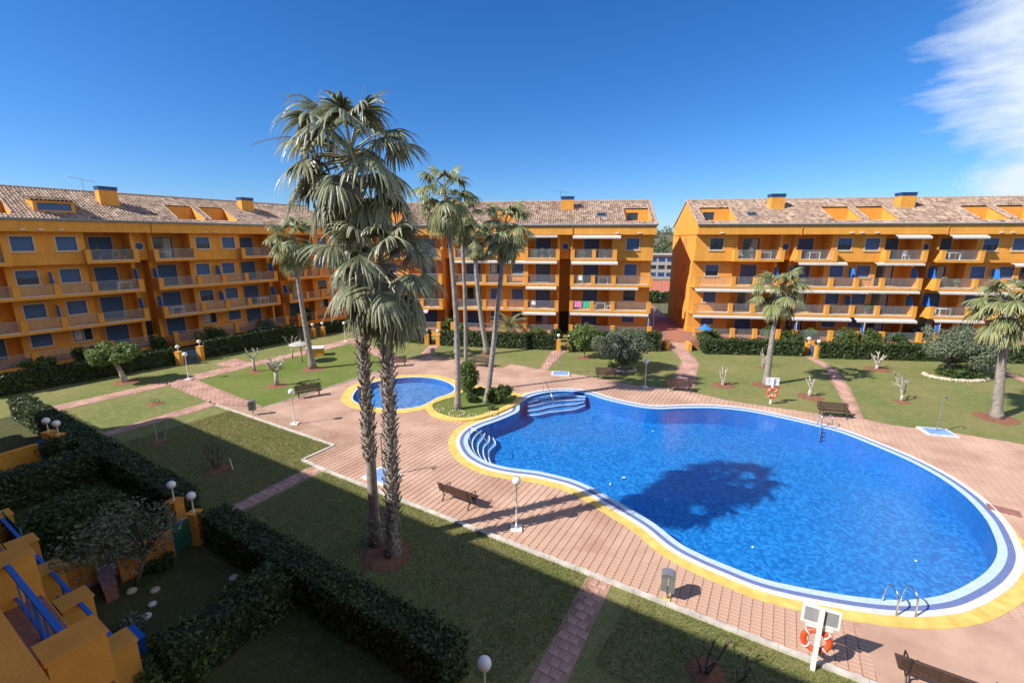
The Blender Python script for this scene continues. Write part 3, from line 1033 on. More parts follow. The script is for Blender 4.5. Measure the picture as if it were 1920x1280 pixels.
def tile_field(name, x0, x1, y0, y1, zf, holes, parent, pitch=0.26, course=0.36):
    nc = int((x1 - x0) / pitch)
    pitch = (x1 - x0) / nc
    K = 5
    xs = x0 + np.arange(nc * K + 1) * pitch / K
    prof = 0.075 * np.sin(np.pi * (np.arange(nc * K + 1) % K) / K) ** 0.7
    nrow = int((y1 - y0) / course)
    course = (y1 - y0) / nrow
    ys = y0 + np.arange(nrow) * course
    V = np.empty((nrow, 2, len(xs), 3))
    jit = nr.uniform(-0.012, 0.012, (nrow, nc + 1))
    jx = np.repeat(jit, K, axis=1)[:, :len(xs)]
    for j in range(nrow):
        for e, (yy, lift) in enumerate(((ys[j] - 0.02, 0.05), (ys[j] + course, 0.0))):
            V[j, e, :, 0] = xs
            V[j, e, :, 1] = yy
            V[j, e, :, 2] = zf(yy) + prof + lift + jx[j]
    W = len(xs)
    idx = np.arange(nrow * 2 * W).reshape(nrow, 2, W)
    fx = (xs[:-1] + xs[1:]) / 2
    F = []
    for j in range(nrow):
        yc = ys[j] + course / 2
        ok = np.ones(W - 1, bool)
        for h in holes:
            if h[2] < yc < h[3]:
                ok &= ~((fx > h[0]) & (fx < h[1]))
        k = np.nonzero(ok)[0]
        F.append(np.stack([idx[j, 0, k], idx[j, 0, k + 1], idx[j, 1, k + 1], idx[j, 1, k]], 1))
        if j:
            F.append(np.stack([idx[j - 1, 1, k], idx[j - 1, 1, k + 1], idx[j, 0, k + 1], idx[j, 0, k]], 1))
        else:
            pass
    return stuff(np_mesh(name, V.reshape(-1, 3), np.concatenate(F), M['tiles'], parent))

def post_mesh():
    b = MB()
    b.box(-0.21, 0.21, -0.012, 0.36, 0.0, 1.22)
    b.box(-0.235, 0.235, -0.035, 0.385, 1.22, 1.27)
    o = b.build('post', M['orange'])
    me = o.data
    bpy.data.objects.remove(o)
    return me
POST = post_mesh()

def building(label, loc, rot, s0, s1, stairs, insets=(), chimneys=(), skylights=(), dormers=(), awn=(), open_=(), screens=True, g_first=0, seed=1, lite=False, end_slits=None):
    rr = random.Random(seed)
    B = thing('apartment_building', label, 'building', loc, rot)
    wall = MB()
    cells = []            # (x0, x1, kind)
    c0 = stairs[0]
    cells.append((s0, c0 - 5.2, 'wall'))
    cells.append((c0 - 5.2, c0 - 0.9, 'log'))
    for i, c in enumerate(stairs):
        cells.append((c - 0.9, c - 0.6, 'wall'))
        cells.append((c - 0.6, c + 0.6, 'stair'))
        cells.append((c + 0.6, c + 0.9, 'wall'))
        if i < len(stairs) - 1:
            c2 = stairs[i + 1]
            cells += [(c + 0.9, c + 4.3, 'log'), (c + 4.3, c2 - 4.3, 'wall'), (c2 - 4.3, c2 - 0.9, 'log')]
    cl = stairs[-1]
    cells += [(cl + 0.9, cl + 5.2, 'log'), (cl + 5.2, s1, 'wall')]
    wins, doors = [], []
    for x0, x1, kd in cells:
        for f in range(4):
            z0 = SB[f] if f else 0.0
            z1 = SB[f + 1]
            yw = 0.8 if f == 3 else 1.6
            if kd == 'wall':
                holes = []
                if x1 - x0 > 4.6:
                    ws = [x0 + 1.25, x1 - 1.25]
                elif x1 - x0 > 2:
                    ws = [(x0 + x1) / 2]
                else:
                    ws = []
                for x in ws:
                    zz = FZ[f] + 0.98
                    holes.append((x - WW / 2, x + WW / 2, zz, zz + WH))
                    wins.append((x, yw, zz, f))
                wall_panel(wall, x0, x1, yw, z0, z1, holes)
                if f == 3:      # underside of the jettied top storey
                    wall.quad((x0, 0.8, SB[3]), (x1, 0.8, SB[3]), (x1, 1.6, SB[3]), (x0, 1.6, SB[3]))
            elif kd == 'log':
                x = (x0 + x1) / 2
                zz = FZ[f] + 0.02
                wall_panel(wall, x0, x1, YB, z0, z1, [(x - DW / 2, x + DW / 2, zz, zz + DH)])
                doors.append((x, YB, zz, f))
                for xx in (x0, x1):
                    wall.quad((xx, yw, z0), (xx, YB, z0), (xx, YB, z1), (xx, yw, z1))
            else:
                for xx in (x0, x1):
                    wall.quad((xx, yw, z0), (xx, 3.3, z0), (xx, 3.3, z1), (xx, yw, z1))
                wall.quad((x0, 3.3, z0), (x1, 3.3, z0), (x1, 3.3, z1), (x0, 3.3, z1))
    for xx in (s0, s1):     # gable ends
        poly = [(1.6, 0), (12, 0), (12, 12.6), (RIDGE_Y, roofz(RIDGE_Y) - 0.06), (0.3, 12.6), (0.3, 11.6), (0.8, 11.6), (0.8, 8.76), (1.6, 8.76)]
        tri = tessellate_polygon([[Vector((p[0], p[1], 0)) for p in poly]])
        wall.add([(xx, p[0], p[1]) for p in poly], [tuple(t) for t in tri])
    wall.quad((s0, 12, 0), (s1, 12, 0), (s1, 12, 12.6), (s0, 12, 12.6))
    wall.build('wall', M['orange'], B)
    for f in range(4):
        for yy in (4.6, 5.4):
            MB().box(s0 - 0.022, s0 - 0.002, yy, yy + 0.28, FZ[f] + 1.1, FZ[f] + 2.2).build('slit_window', M['terr_tile2'], B)
    MB().box(s0 - 0.06, s1 + 0.06, 0.0, 3.34, 11.6, 12.6).build('fascia', M['orange'], B)
    for xx in (s0 - 0.05, s1):
        MB().box(xx, xx + 0.05, 3.4, 12.05, 11.55, 11.65).build('string_course', M['orange_dirty'], B)
    g = MB()
    g.tube([(s0 - 0.2, -0.13, 12.66), (s1 + 0.2, -0.13, 12.66)], 0.085, 8)
    g.box(s0 - 0.15, s1 + 0.15, -0.08, -0.003, 12.5, 12.6)
    g.build('gutter', M['gutter'], B)
    for c in stairs:
        d = MB().tube([(c + 0.75, -0.05, 12.6), (c + 0.75, -0.05, 11.55), (c + 0.75, 0.75, 11.4), (c + 0.75, 0.75, 8.8)], 0.05, 8)
        d.build('downpipe', M['orange_dirty'], B)
        # round stairwell window and the deep entrance below
        rw = MB().lathe([(0.33, 0.0), (0.33, 0.06), (0.44, 0.06), (0.44, 0.0)], 24).build('round_window', M['frame'], B)
        rw.location = (c, 3.3, 10.3)
        rw.rotation_euler = (R(90), 0, 0)
        MB().lathe([(0.001, 0.02), (0.33, 0.02)], 24).build('pane', M['navy'], rw)
        rw.location.y = 1.52
        bk = MB().box(c - 0.6, c + 0.6, 1.524, 1.66, 8.9, 11.6)
        bk.build('stair_panel', M['orange'], B)
        MB().box(c - 0.5, c + 0.5, 3.2, 3.29, 0.1, 2.5).build('entrance_dark_panel', M['black'], B)  # black panel stands in for the darkness of the open entrance
    # windows and doors
    for i, (x, y, z, f) in enumerate(wins):
        o = inst(win_ring, 'window', B, (x, y, z))
        kind = 'open' if (i in open_ or rr.random() < 0.12) else ('half' if rr.random() < 0.12 else 'shut')
        if kind == 'shut':
            inst(win_shut, 'shutter', o, (0, 0.06, 0))
        else:
            inst(win_pane, 'pane', o, (0, 0.1, 0))
            inst(win_sash, 'sash', o, (0, 0.1, 0.07))
            inst(mull, 'mullion', o, (0, 0.1, 0))
            if kind == 'half':
                inst(half_shut, 'shutter', o, (0, 0.05, 0))
            elif rr.random() < 0.6:
                inst(win_curt, 'curtain', o, (0, 0.1, 0))
        inst(win_sill, 'sill', o)
    for i, (x, y, z, f) in enumerate(doors):
        o = inst(door_ring, 'balcony_door', B, (x, y, z))
        if rr.random() < 0.7:
            inst(door_shut, 'shutter', o, (0, 0.06, 0))
        else:
            inst(door_pane, 'pane', o, (0, 0.1, 0))
            inst(door_sash, 'sash', o, (0, 0.1, 0.08))
            inst(dmull, 'mullion', o, (0, 0.1, 0))
            inst(door_curt, 'curtain', o, (0, 0.1, 0))
    # balconies
    runs = []
    runs.append((s0, c0 - 0.62, [(c0 - 5.2, c0 - 0.9)], [s0 + 0.24, c0 - 5.5, c0 - 3.2, c0 - 0.84], 'R'))
    for c, c2 in zip(stairs, stairs[1:]):
        runs.append((c + 0.62, c2 - 0.62, [(c + 0.9, c + 4.3), (c2 - 4.3, c2 - 0.9)], [c + 0.84, c + 4.4, (c + c2) / 2, c2 - 4.4, c2 - 0.84], 'LR'))
    runs.append((cl + 0.62, s1, [(cl + 0.9, cl + 5.2)], [cl + 0.84, cl + 3.2, cl + 5.5, s1 - 0.24], 'L'))
    def rail(bal, xa, xb, z, y=0.12):
        m_ = MB()
        m_.tube([(xa, y, z + 0.98), (xb, y, z + 0.98)], 0.025, 6)
        mid = (xa + xb) / 2
        m_.box(mid - 0.02, mid + 0.02, y - 0.015, y + 0.015, z + 0.05, z + 0.98)
        m_.build('handrail', M['greymetal'], bal)
        for p, q in ((xa + 0.02, mid - 0.03), (mid + 0.03, xb - 0.02)):
            MB().box(p, q, y - 0.006, y + 0.006, z + 0.09, z + 0.93).build('glass_panel', M['glass'], bal)
    for f in (0, 1, 2, 3):
        for x0, x1, logs, posts, side in runs:
            if f == 0:
                yf = -1.4
                sl = MB().box(x0, x1, yf, 1.6, 0.02, 0.56)
                for a, b in logs:
                    sl.box(a, b, 1.6, YB, 0.02, 0.56)
                bal = sl.build('terrace', M['orange'], B)
                MB().box(x0 + 0.02, x1 - 0.02, yf + 0.02, 1.59, 0.562, 0.6).build('terrace_floor', M['terracotta'], bal)
                for p in posts:
                    inst(POST, 'post', bal, (p, yf - 0.01, 0.37))
                for a, b in zip(posts, posts[1:]):
                    rail(bal, a + 0.21, b - 0.21, 0.6, yf + 0.12)
                continue
            groups = [(x0, x1, posts)] if f < 3 else []
            if f == 3:
                for a, b in logs:
                    pp = [p for p in posts if a - 0.4 < p < b + 0.4]
                    groups.append((min(pp) - 0.21, max(pp) + 0.21, pp))
            for ga, gb, gp in groups:
                sl = MB().box(ga, gb, 0.0, 1.58 if f < 3 else 0.79, SB[f], FZ[f])
                for a, b in logs:
                    if a >= ga - 0.5 and b <= gb + 0.5:
                        sl.box(a, b, 1.58 if f < 3 else 0.79, YB - 0.005, SB[f], FZ[f])
                # solid side parapets beside the stairwell
                if f < 3 or True:
                    if 'L' in side and abs(ga - x0) < 0.1:
                        sl.box(ga, ga + 0.16, 0.36, 1.58 if f < 3 else 0.79, FZ[f], FZ[f] + 0.95)
                    if 'R' in side and abs(gb - x1) < 0.1:
                        sl.box(gb - 0.16, gb, 0.36, 1.58 if f < 3 else 0.79, FZ[f], FZ[f] + 0.95)
                    if f == 3:
                        for xx in (ga, gb - 0.16):
                            if abs(xx - x0) > 0.3 and abs(xx + 0.16 - x1) > 0.3:
                                sl.box(xx, xx + 0.16, 0.36, 0.79, FZ[f], FZ[f] + 0.95)
                bal = sl.build('balcony', M['orange'], B)
                for p in gp:
                    inst(POST, 'post', bal, (p, 0.0, SB[f] + 0.01), sc=(1, 1, 0.98))
                for a, b in zip(gp, gp[1:]):
                    MB().box(a + 0.215, b - 0.215, -0.02, 0.3, FZ[f] + 0.002, FZ[f] + 0.05).build('ledge', M['offwhite'], bal)
                    rail(bal, a + 0.21, b - 0.21, FZ[f])
                if screens and f < 3:
                    for ch, xx in (('L', x0 + 0.2), ('R', x1 - 0.2)):
                        if ch in side:
                            sc_ = MB()
                            yy = 1.55
                            sc_.add([(xx - 0.015, 0.45, FZ[f] + 1.0), (xx - 0.015, yy, FZ[f] + 1.0), (xx - 0.015, yy, FZ[f] + 2.0), (xx - 0.015, 0.75, FZ[f] + 1.95),
                                     (xx + 0.015, 0.45, FZ[f] + 1.0), (xx + 0.015, yy, FZ[f] + 1.0), (xx + 0.015, yy, FZ[f] + 2.0), (xx + 0.015, 0.75, FZ[f] + 1.95)],
                                    [(0, 1, 2, 3), (7, 6, 5, 4), (0, 3, 7, 4), (3, 2, 6, 7), (2, 1, 5, 6)])
                            sc_.build('privacy_screen', M['screen_blue'], bal)
                    if 'L' in side and 'R' in side:
                        xx = (x0 + x1) / 2
                        sc_ = MB()
                        sc_.add([(xx + d, yy, FZ[f] + zz) for d in (-0.015, 0.015) for yy, zz in ((0.5, 0.9), (1.58, 0.9), (1.58, 2.0), (0.8, 1.9))],
                                [(0, 1, 2, 3), (7, 6, 5, 4), (0, 3, 7, 4), (3, 2, 6, 7), (2, 1, 5, 6)])
                        sc_.build('privacy_screen', M['screen_blue'], bal)
    # awnings rolled out a little under the slab above: (x0, x1, floor, drop)
    for xa, xb, f, reach in awn:
        zt = SB[f + 1] - 0.05
        b = MB()
        n = max(6, int((xb - xa) / 0.22))
        reach *= 0.6
        y0, y1 = 0.10, -reach
        z0, z1 = zt, zt - reach * 0.45
        b.quad((xa, y0, z0), (xb, y0, z0), (xb, y1, z1), (xa, y1, z1))
        b.quad((xa, y0, z0 - 0.02), (xb, y0, z0 - 0.02), (xb, y1, z1 - 0.02), (xa, y1, z1 - 0.02))
        b.tube([(xa, y0 + 0.04, z0 - 0.02), (xb, y0 + 0.04, z0 - 0.02)], 0.06, 6)
        a = b.build('awning', M['awning'], B)
        v = MB()
        for i in range(n):
            p, q = xa + (xb - xa) * i / n, xa + (xb - xa) * (i + 1) / n
            mm = (p + q) / 2
            v.add([(p, y1, z1), (q, y1, z1), (q, y1, z1 - 0.13), (mm + (q - mm) * 0.5, y1, z1 - 0.19), (mm, y1 - 0.01, z1 - 0.21), (mm - (q - mm) * 0.5, y1, z1 - 0.19), (p, y1, z1 - 0.13)], [(0, 1, 2, 3, 4, 5, 6)])
        v.build('valance', M['awning'], a)
    # wall lamps under the eaves
    for c in stairs:
        for dx in (-7.2, 5.6, 8.0):
            x = c + dx
            if s0 < x < s1:
                MB().box(x - 0.16, x + 0.16, -0.12, -0.004, 11.72, 11.82).build('wall_light', M['offwhite'], B)
    # roof
    roof = MB()
    hs = []
    roof.quad((s0 - 0.1, RIDGE_Y, roofz(RIDGE_Y) - 0.02), (s1 + 0.1, RIDGE_Y, roofz(RIDGE_Y) - 0.02), (s1 + 0.1, 12.2, roofz(-0.12) - 0.02), (s0 - 0.1, 12.2, roofz(-0.12) - 0.02))
    ro = roof.build('roof', M['roofback'], B)
    tile_holes = []
    for x0, x1, yt, win in insets:
        tile_holes.append((x0, x1, 0.75, yt))
        t = MB()
        zb = roofz(0.75) - 0.12
        ybk = yt - 0.05
        zt = roofz(ybk) + 0.0
        hole = []
        if win:
            xm = (x0 + x1) / 2 + win
            hole = [(xm - 0.6, xm + 0.6, zb + 0.3, zt - 0.35)]
            wh = zt - 0.35 - zb - 0.3
        wall_panel(t, x0, x1, ybk, zb, zt, hole, 0.1)
        for xx in (x0, x1):
            t.add([(xx, 0.72, zb), (xx, ybk, zb), (xx, ybk, zt), (xx, 0.72, roofz(0.72))], [(0, 1, 2, 3)])
        t.quad((x0, 0.72, zb), (x1, 0.72, zb), (x1, ybk, zb), (x0, ybk, zb))
        to = t.build('roof_terrace', M['orange'], ro)
        if win:
            MB().box(xm - 0.6, xm + 0.6, ybk + 0.09, ybk + 0.12, zb + 0.3, zt - 0.35).build('window', M['darkglass'], ro)
    tile_holes_sky = [(x - 0.55, x + 0.55, y - 0.45, y + 0.45) for x, y in skylights]
    tile_field('roof_tiles', s0 - 0.12, s1 + 0.12, -0.12, RIDGE_Y, roofz, tile_holes + tile_holes_sky, ro)
    cap = MB()
    n = int((s1 - s0) / 0.42)
    for i in range(n):
        a = s0 - 0.1 + (s1 - s0 + 0.2) * i / n
        b = s0 - 0.1 + (s1 - s0 + 0.2) * (i + 1.12) / n
        cap.tube([(a, RIDGE_Y, roofz(RIDGE_Y) + 0.02), (b, RIDGE_Y, roofz(RIDGE_Y) + 0.05)], [0.12, 0.14], 8)
    for xx in (s0 - 0.1, s1 + 0.1):
        for j in range(16):
            ya = -0.12 + (RIDGE_Y + 0.12) * j / 16
            yb_ = -0.12 + (RIDGE_Y + 0.12) * (j + 1.1) / 16
            cap.tube([(xx, ya, roofz(ya) + 0.03), (xx, min(yb_, RIDGE_Y), roofz(min(yb_, RIDGE_Y)) + 0.05)], [0.12, 0.1], 7)
    for x0, x1, yt, win in insets:      # cap tiles round the roof terraces
        for xx in (x0, x1):
            for j in range(8):
                ya = 0.75 + (yt - 0.75) * j / 8
                yb_ = 0.75 + (yt - 0.75) * (j + 1.1) / 8
                cap.tube([(xx, ya, roofz(ya) + 0.06), (xx, yb_, roofz(yb_) + 0.07)], [0.11, 0.09], 7)
    stuff(cap.build('ridge_tiles', M['roofback'], ro))
    for x, y in skylights:
        sk = MB()
        for (a, b) in ((-0.55, -0.47), (0.47, 0.55)):
            sk.add([(x + q, y + p, roofz(y + p) + h) for q in (a, b) for p in (-0.45, 0.45) for h in (0.0, 0.14)], [(0, 1, 3, 2), (4, 6, 7, 5), (1, 5, 7, 3), (0, 4, 5, 1), (2, 3, 7, 6)])
        for (a, b) in ((-0.45, -0.38), (0.38, 0.45)):
            sk.add([(x + q, y + p, roofz(y + p) + h) for q in (-0.55, 0.55) for p in (a, b) for h in (0.0, 0.13)], [(0, 1, 3, 2), (4, 6, 7, 5), (1, 5, 7, 3), (0, 4, 5, 1), (2, 3, 7, 6)])
        so = sk.build('skylight', M['greymetal'], ro)
        MB().quad((x - 0.5, y - 0.42, roofz(y - 0.42) + 0.09), (x + 0.5, y - 0.42, roofz(y - 0.42) + 0.09), (x + 0.5, y + 0.42, roofz(y + 0.42) + 0.09), (x - 0.5, y + 0.42, roofz(y + 0.42) + 0.09)).build('pane', M['darkglass'], so)
    for x, y in chimneys:
        zt = roofz(RIDGE_Y) + 0.08
        ch = MB().box(x - 0.72, x + 0.72, y - 0.55, y + 0.55, roofz(y - 0.55) - 0.3, zt).build('chimney', M['orange'], ro)
        b = MB()
        for k in range(3):
            b.box(x - 0.74 - 0.02 * (k % 2), x + 0.74 + 0.02 * (k % 2), y - 0.57 - 0.02 * (k % 2), y + 0.57 + 0.02 * (k % 2), zt + 0.002 + k * 0.1, zt + 0.095 + k * 0.1)
        b.box(x - 0.8, x + 0.8, y - 0.63, y + 0.63, zt + 0.302, zt + 0.35)
        b.build('chimney_cowl', M['navy'], ro)
    for x0, x1, yf, yt in dormers:      # shed dormer with a wide window and its own tiles
        zf0 = roofz(yf)
        zt = roofz(yt) - 0.1
        d = MB()
        zh = zf0 + 1.0
        wall_panel(d, x0, x1, yf, zf0 - 0.1, zh, [(x0 + 0.25, x1 - 0.25, zf0 + 0.2, zh - 0.18)], 0.1)
        for xx in (x0, x1):
            d.add([(xx, yf, zf0 - 0.1), (xx, yt, zt), (xx, yf, zh)], [(0, 1, 2)])
        dd = d.build('dormer', M['orange'], ro)
        MB().box(x0 + 0.25, x1 - 0.25, yf + 0.08, yf + 0.11, zf0 + 0.2, zh - 0.18).build('window', M['shutter'], ro)
        kk = (zt + 0.05 - zh) / (yt - yf)
        tile_field('dormer_tiles', x0 - 0.15, x1 + 0.15, yf - 0.2, yt + 0.5, lambda y: zh + (y - yf) * kk + 0.03, [], ro)
    return B

P0, A0 = Vector((20.27, 49.8, 0)), R(-7)
E0 = Vector((math.cos(A0), math.sin(A0), 0))
N0 = Vector((-math.sin(A0), math.cos(A0), 0))
PL, AL = Vector((-42.2, 36.6, 0.12)), R(57.5)
EL = Vector((math.cos(AL), math.sin(AL), 0))
NL = Vector((-math.sin(AL), math.cos(AL), 0))
def LP(P, E_, N_, s, y, z):
    p = P + E_ * s + N_ * y
    return Vector((p.x, p.y, z))

aw_r = [(-0.1, 8.6, 1, 0.5), (-0.1, 8.6, 0, 0.35), (10.2, 17.5, 1, 0.5), (10.2, 15, 2, 0.35), (17.8, 22.4, 2, 0.3), (16.5, 22.4, 1, 0.35), (10.2, 16.2, 0, 0.6), (16.6, 22.5, 0, 0.8),
        (19.2, 22.4, 3, 0.75), (24.2, 27.6, 3, 0.75), (24.2, 30.8, 1, 0.4), (24.3, 29, 0, 0.4), (30.5, 33, 2, 0.5)]
building('long orange block with white awnings on the right, nearest end in full sun', P0, A0, -0.2, 46.4, [9.4, 23.2, 37.0],
    insets=[(0.5, 3.9, 3.7, -0.5), (13.4, 16.3, 3.7, 0), (16.9, 19.8, 3.7, 0), (27.2, 30.0, 3.7, 0), (30.6, 33.4, 3.7, 0)],
    chimneys=[(8.85, 3.9), (22.0, 3.9)], skylights=[(5.8, 2.1)], awn=aw_r, seed=3)
aw_c = [(-13.6, -8.4, 3, 0.7), (-13.7, -8.6, 2, 0.65), (-13.7, -6.2, 1, 0.3), (-13.7, -4.9, 0, 0.35), (-18.6, -15.3, 3, 0.25), (-21.2, -15.3, 2, 0.45), (-18.8, -15.3, 1, 0.5), (-19.2, -15.3, 0, 0.5), (-27.3, -22, 2, 0.3), (-35.5, -30.5, 0, 0.6), (-35.5, -30.5, 1, 0.4)]
building('orange block in the middle behind the tall palms', P0 + N0 * 0.002, A0, -37.6, -4.66, [-28.1, -14.4],
    insets=[(-7.9, -5.0, 3.7, -0.3), (-23.2, -19.9, 3.7, 0), (-36.8, -33.8, 3.7, 0)], chimneys=[(-14.3, 4.1), (-28.0, 4.1)], skylights=[(-10.4, 2.2)], awn=aw_c, screens=False, seed=5)
building('shaded orange block on the left with blue roller shutters', PL, AL, -12.0, 32.6, [-3.1, 10.8, 24.6],
    insets=[(14.3, 17.0, 3.8, 0), (17.6, 20.4, 3.8, 0), (-0.6, 2.3, 3.6, 0.2)], chimneys=[(9.6, 3.6), (23.2, 4.0)], skylights=[], dormers=[(3.7, 6.4, 1.1, 4.2)], seed=9)

# the block the picture is taken from: it shades the lawn below
AN = UA
def near_block():
    B = thing('apartment_building', 'orange block at the lower left whose terraces and blue rails are seen from above', 'building', (0, 0, 0), AN)
    # local x = along u, local y = -v
    e0, e1 = -34.0, 41.6
    front = 0.14
    wall = MB()
    yw = 1.0
    wall.box(e0, e1, yw, 12.4, 0.0, 12.4)
    wall.build('wall', M['orange'], B)
    MB().box(e0, e1, front + 0.004, 1.2, 12.0, 12.5).build('fascia', M['orange'], B)
    r = MB()
    zf = lambda y: 12.62 + (y - front + 0.05) * 0.44
    r.quad((e0 - 0.1, front - 0.05, 12.62), (e1 + 0.1, front - 0.05, 12.62), (e1 + 0.1, 6.2, zf(6.2)), (e0 - 0.1, 6.2, zf(6.2)))
    r.quad((e0 - 0.1, 6.2, zf(6.2)), (e1 + 0.1, 6.2, zf(6.2)), (e1 + 0.1, 12.8, 12.62), (e0 - 0.1, 12.8, 12.62))
    for xx in (e0, e1):
        r.add([(xx, front, 12.5), (xx, 12.4, 12.5), (xx, 6.2, zf(6.2) - 0.05)], [(0, 1, 2)])
    r.build('roof', M['roofback'], B)
    for f in (2, 3):
        MB().box(e0 + 0.1, e1 - 0.1, -0.35, 1.0, SB[f], FZ[f]).build('balcony', M['orange'], B)
    return B
NB = near_block()
# local x = u, local y = -v
def nb_terrace(u0, u1, vf, zs, zf, posts, rails, pw=0.62, pd=0.55, ph=1.0, name='terrace'):
    b = MB().box(u0, u1, -vf, 1.0, zs, zf - 0.045)
    t = b.build(name, M['orange'], NB)
    n = max(1, int((u1 - u0) / 0.62))
    for i in range(n):
        for j in range(max(1, int((vf + 0.9) / 0.62))):
            a = u0 + (u1 - u0) * i / n
            y0 = -vf + 0.03 + j * 0.62
            MB().box(a + 0.006, a + (u1 - u0) / n - 0.006, y0, min(1.0, y0 + 0.608), zf - 0.043, zf).build('floor_tile', M['terr_tile2'], t) if (a < 24 and u1 > 7 and y0 < 0.0) else None
    for u, v0, v1, h in posts:
        p = MB()
        p.box(u - pw / 2, u + pw / 2, -v1, -v0, zs - 0.01, zf + h)
        p.box(u - pw / 2 - 0.03, u + pw / 2 + 0.03, -v1 - 0.03, -v0 + 0.03, zf + h, zf + h + 0.05)
        p.build('post', M['orange'], t)
    for ua, ub, v, z1 in rails:
        q = MB().obox((ua, -v, zf + z1), (ub, -v, zf + z1), 0.09, 0.07)
        q.obox((ua, -v, zf + 0.18), (ub, -v, zf + 0.18), 0.05, 0.05)
        m_ = (ua + ub) / 2
        q.obox((m_, -v, zf), (m_, -v, zf + z1), 0.05, 0.05)
        q.build('handrail', M['blue_paint'], t)
        for k in range(1, int((ub - ua) / 0.55)):
            uu = ua + (ub - ua) * k / int((ub - ua) / 0.55)
            MB().obox((uu, -v, zf + 0.18), (uu, -v, zf + z1 - 0.03), 0.025, 0.025).build('baluster', M['blue_paint'], t)
    return t
nb_terrace(4.6, 28, 2.0, 2.86, 3.2, [(9.95, 1.25, 2.02, 1.0), (13.9, 1.25, 2.02, 1.0), (17.6, 1.25, 2.02, 1.0), (21.4, 1.25, 2.02, 1.0)], [(10.25, 13.6, 1.6, 1.0), (14.2, 17.3, 1.6, 1.0), (17.9, 21.1, 1.6, 1.0)])
nb_terrace(4.6, 30, 3.05, 0.02, 0.6, [(12.7, 2.45, 3.07, 1.0), (15.4, 2.45, 3.07, 1.0), (17.6, 2.45, 3.07, 1.0), (19.9, 2.45, 3.07, 1.0), (22.6, 2.45, 3.07, 1.0)], [(13.0, 15.1, 2.8, 1.0), (15.7, 17.3, 2.8, 1.0), (17.9, 19.6, 2.8, 1.0), (20.2, 22.3, 2.8, 1.0)])

# ================================================================== PALMS
def fan_frond(seed, elev, pet=1.25, rad=1.0, segs=32, droop=1.0, mname='frond', width=1.0):
    """one fan leaf: stalk rising at the angle elev in the XZ plane, pleated blade whose split tips hang"""
    rr = random.Random(seed)
    b = MB()
    pts, p, a = [], Vector((0, 0, 0)), elev
    n = 6
    bend = rr.uniform(0.08, 0.15)
    for i in range(n + 1):
        pts.append(p.copy())
        p = p + Vector((math.cos(a), 0, math.sin(a))) * pet / n
        a -= bend * droop
    d = Vector((math.cos(a), 0, math.sin(a)))
    side = Vector((0, 1, 0))
    b.tube(pts, [0.034 - 0.018 * i / n for i in range(n + 1)], 4)
    b.t += [0.8] * (len(b.v) - len(b.t))
    hub = pts[-1]
    up = side.cross(d).normalized()
    if up.z < 0:
        up = -up
    for k in range(segs):
        f = (k + 0.5) / segs
        th = (f - 0.5) * R(235) + rr.uniform(-.05, .05)
        if rr.random() < 0.06:
            continue
        dirv = (d * math.cos(th) + side * math.sin(th)).normalized()
        dirv = (dirv - Vector((0, 0, 1)) * (0.5 * abs(math.sin(th)) + 0.05)).normalized()
        L = rad * (0.8 + 0.25 * math.cos(th * 0.8)) * rr.uniform(0.8, 1.15)
        cross = dirv.cross(up).normalized()
        m = 7
        q = hub.copy()
        dv = dirv.copy()
        rows = []
        sag = rr.uniform(0.6, 1.5)
        split = 0.3 + 0.12 * rr.random()
        for i in range(m + 1):
            t = i / m
            wd = 0.047 * rad * min(1.0, 0.15 + t / split) if t < split else 0.047 * rad * (1 - 0.9 * (t - split) / (1 - split)) ** 0.8
            wd = max(0.004, wd) * width
            fold = 0.55 * wd
            rows.append((q - cross * wd, q + up * fold, q + cross * wd))
            q = q + dv * L / m
            if t > 0.26:
                dv = (dv + Vector((rr.uniform(-.06, .06), rr.uniform(-.06, .06), -(0.24 + 0.75 * (t - 0.26)) * droop * sag))).normalized()
        tint = min(1, max(0, rr.gauss(0.24, 0.26)))
        vs = [x for r_ in rows for x in r_]
        fs = []
        for i in range(m):
            o = i * 3
            fs += [(o, o + 1, o + 4, o + 3), (o + 1, o + 2, o + 5, o + 4)]
        b.add(vs, fs)
        for i in range(m + 1):
            b.t += [min(1, tint + 0.55 * (i / m) ** 1.5)] * 3
    o = b.build('frond', M[mname])
    me = o.data
    bpy.data.objects.remove(o)
    return me

ELEVS = [80, 62, 45, 28, 10, -10, -32, -55, -72]
FR = {}
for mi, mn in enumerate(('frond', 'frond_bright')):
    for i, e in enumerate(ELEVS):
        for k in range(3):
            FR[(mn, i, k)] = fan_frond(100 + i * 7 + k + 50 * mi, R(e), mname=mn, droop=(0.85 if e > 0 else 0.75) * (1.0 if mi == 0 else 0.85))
DEADF = [fan_frond(900 + k, R(e), mname='frond_dead', droop=1.3) for k, e in enumerate((-65, -78, -85))]

def bez(p0, p1, p2, n):
    return [p0.lerp(p1, t).lerp(p1.lerp(p2, t), t) for t in [i / n for i in range(n + 1)]]

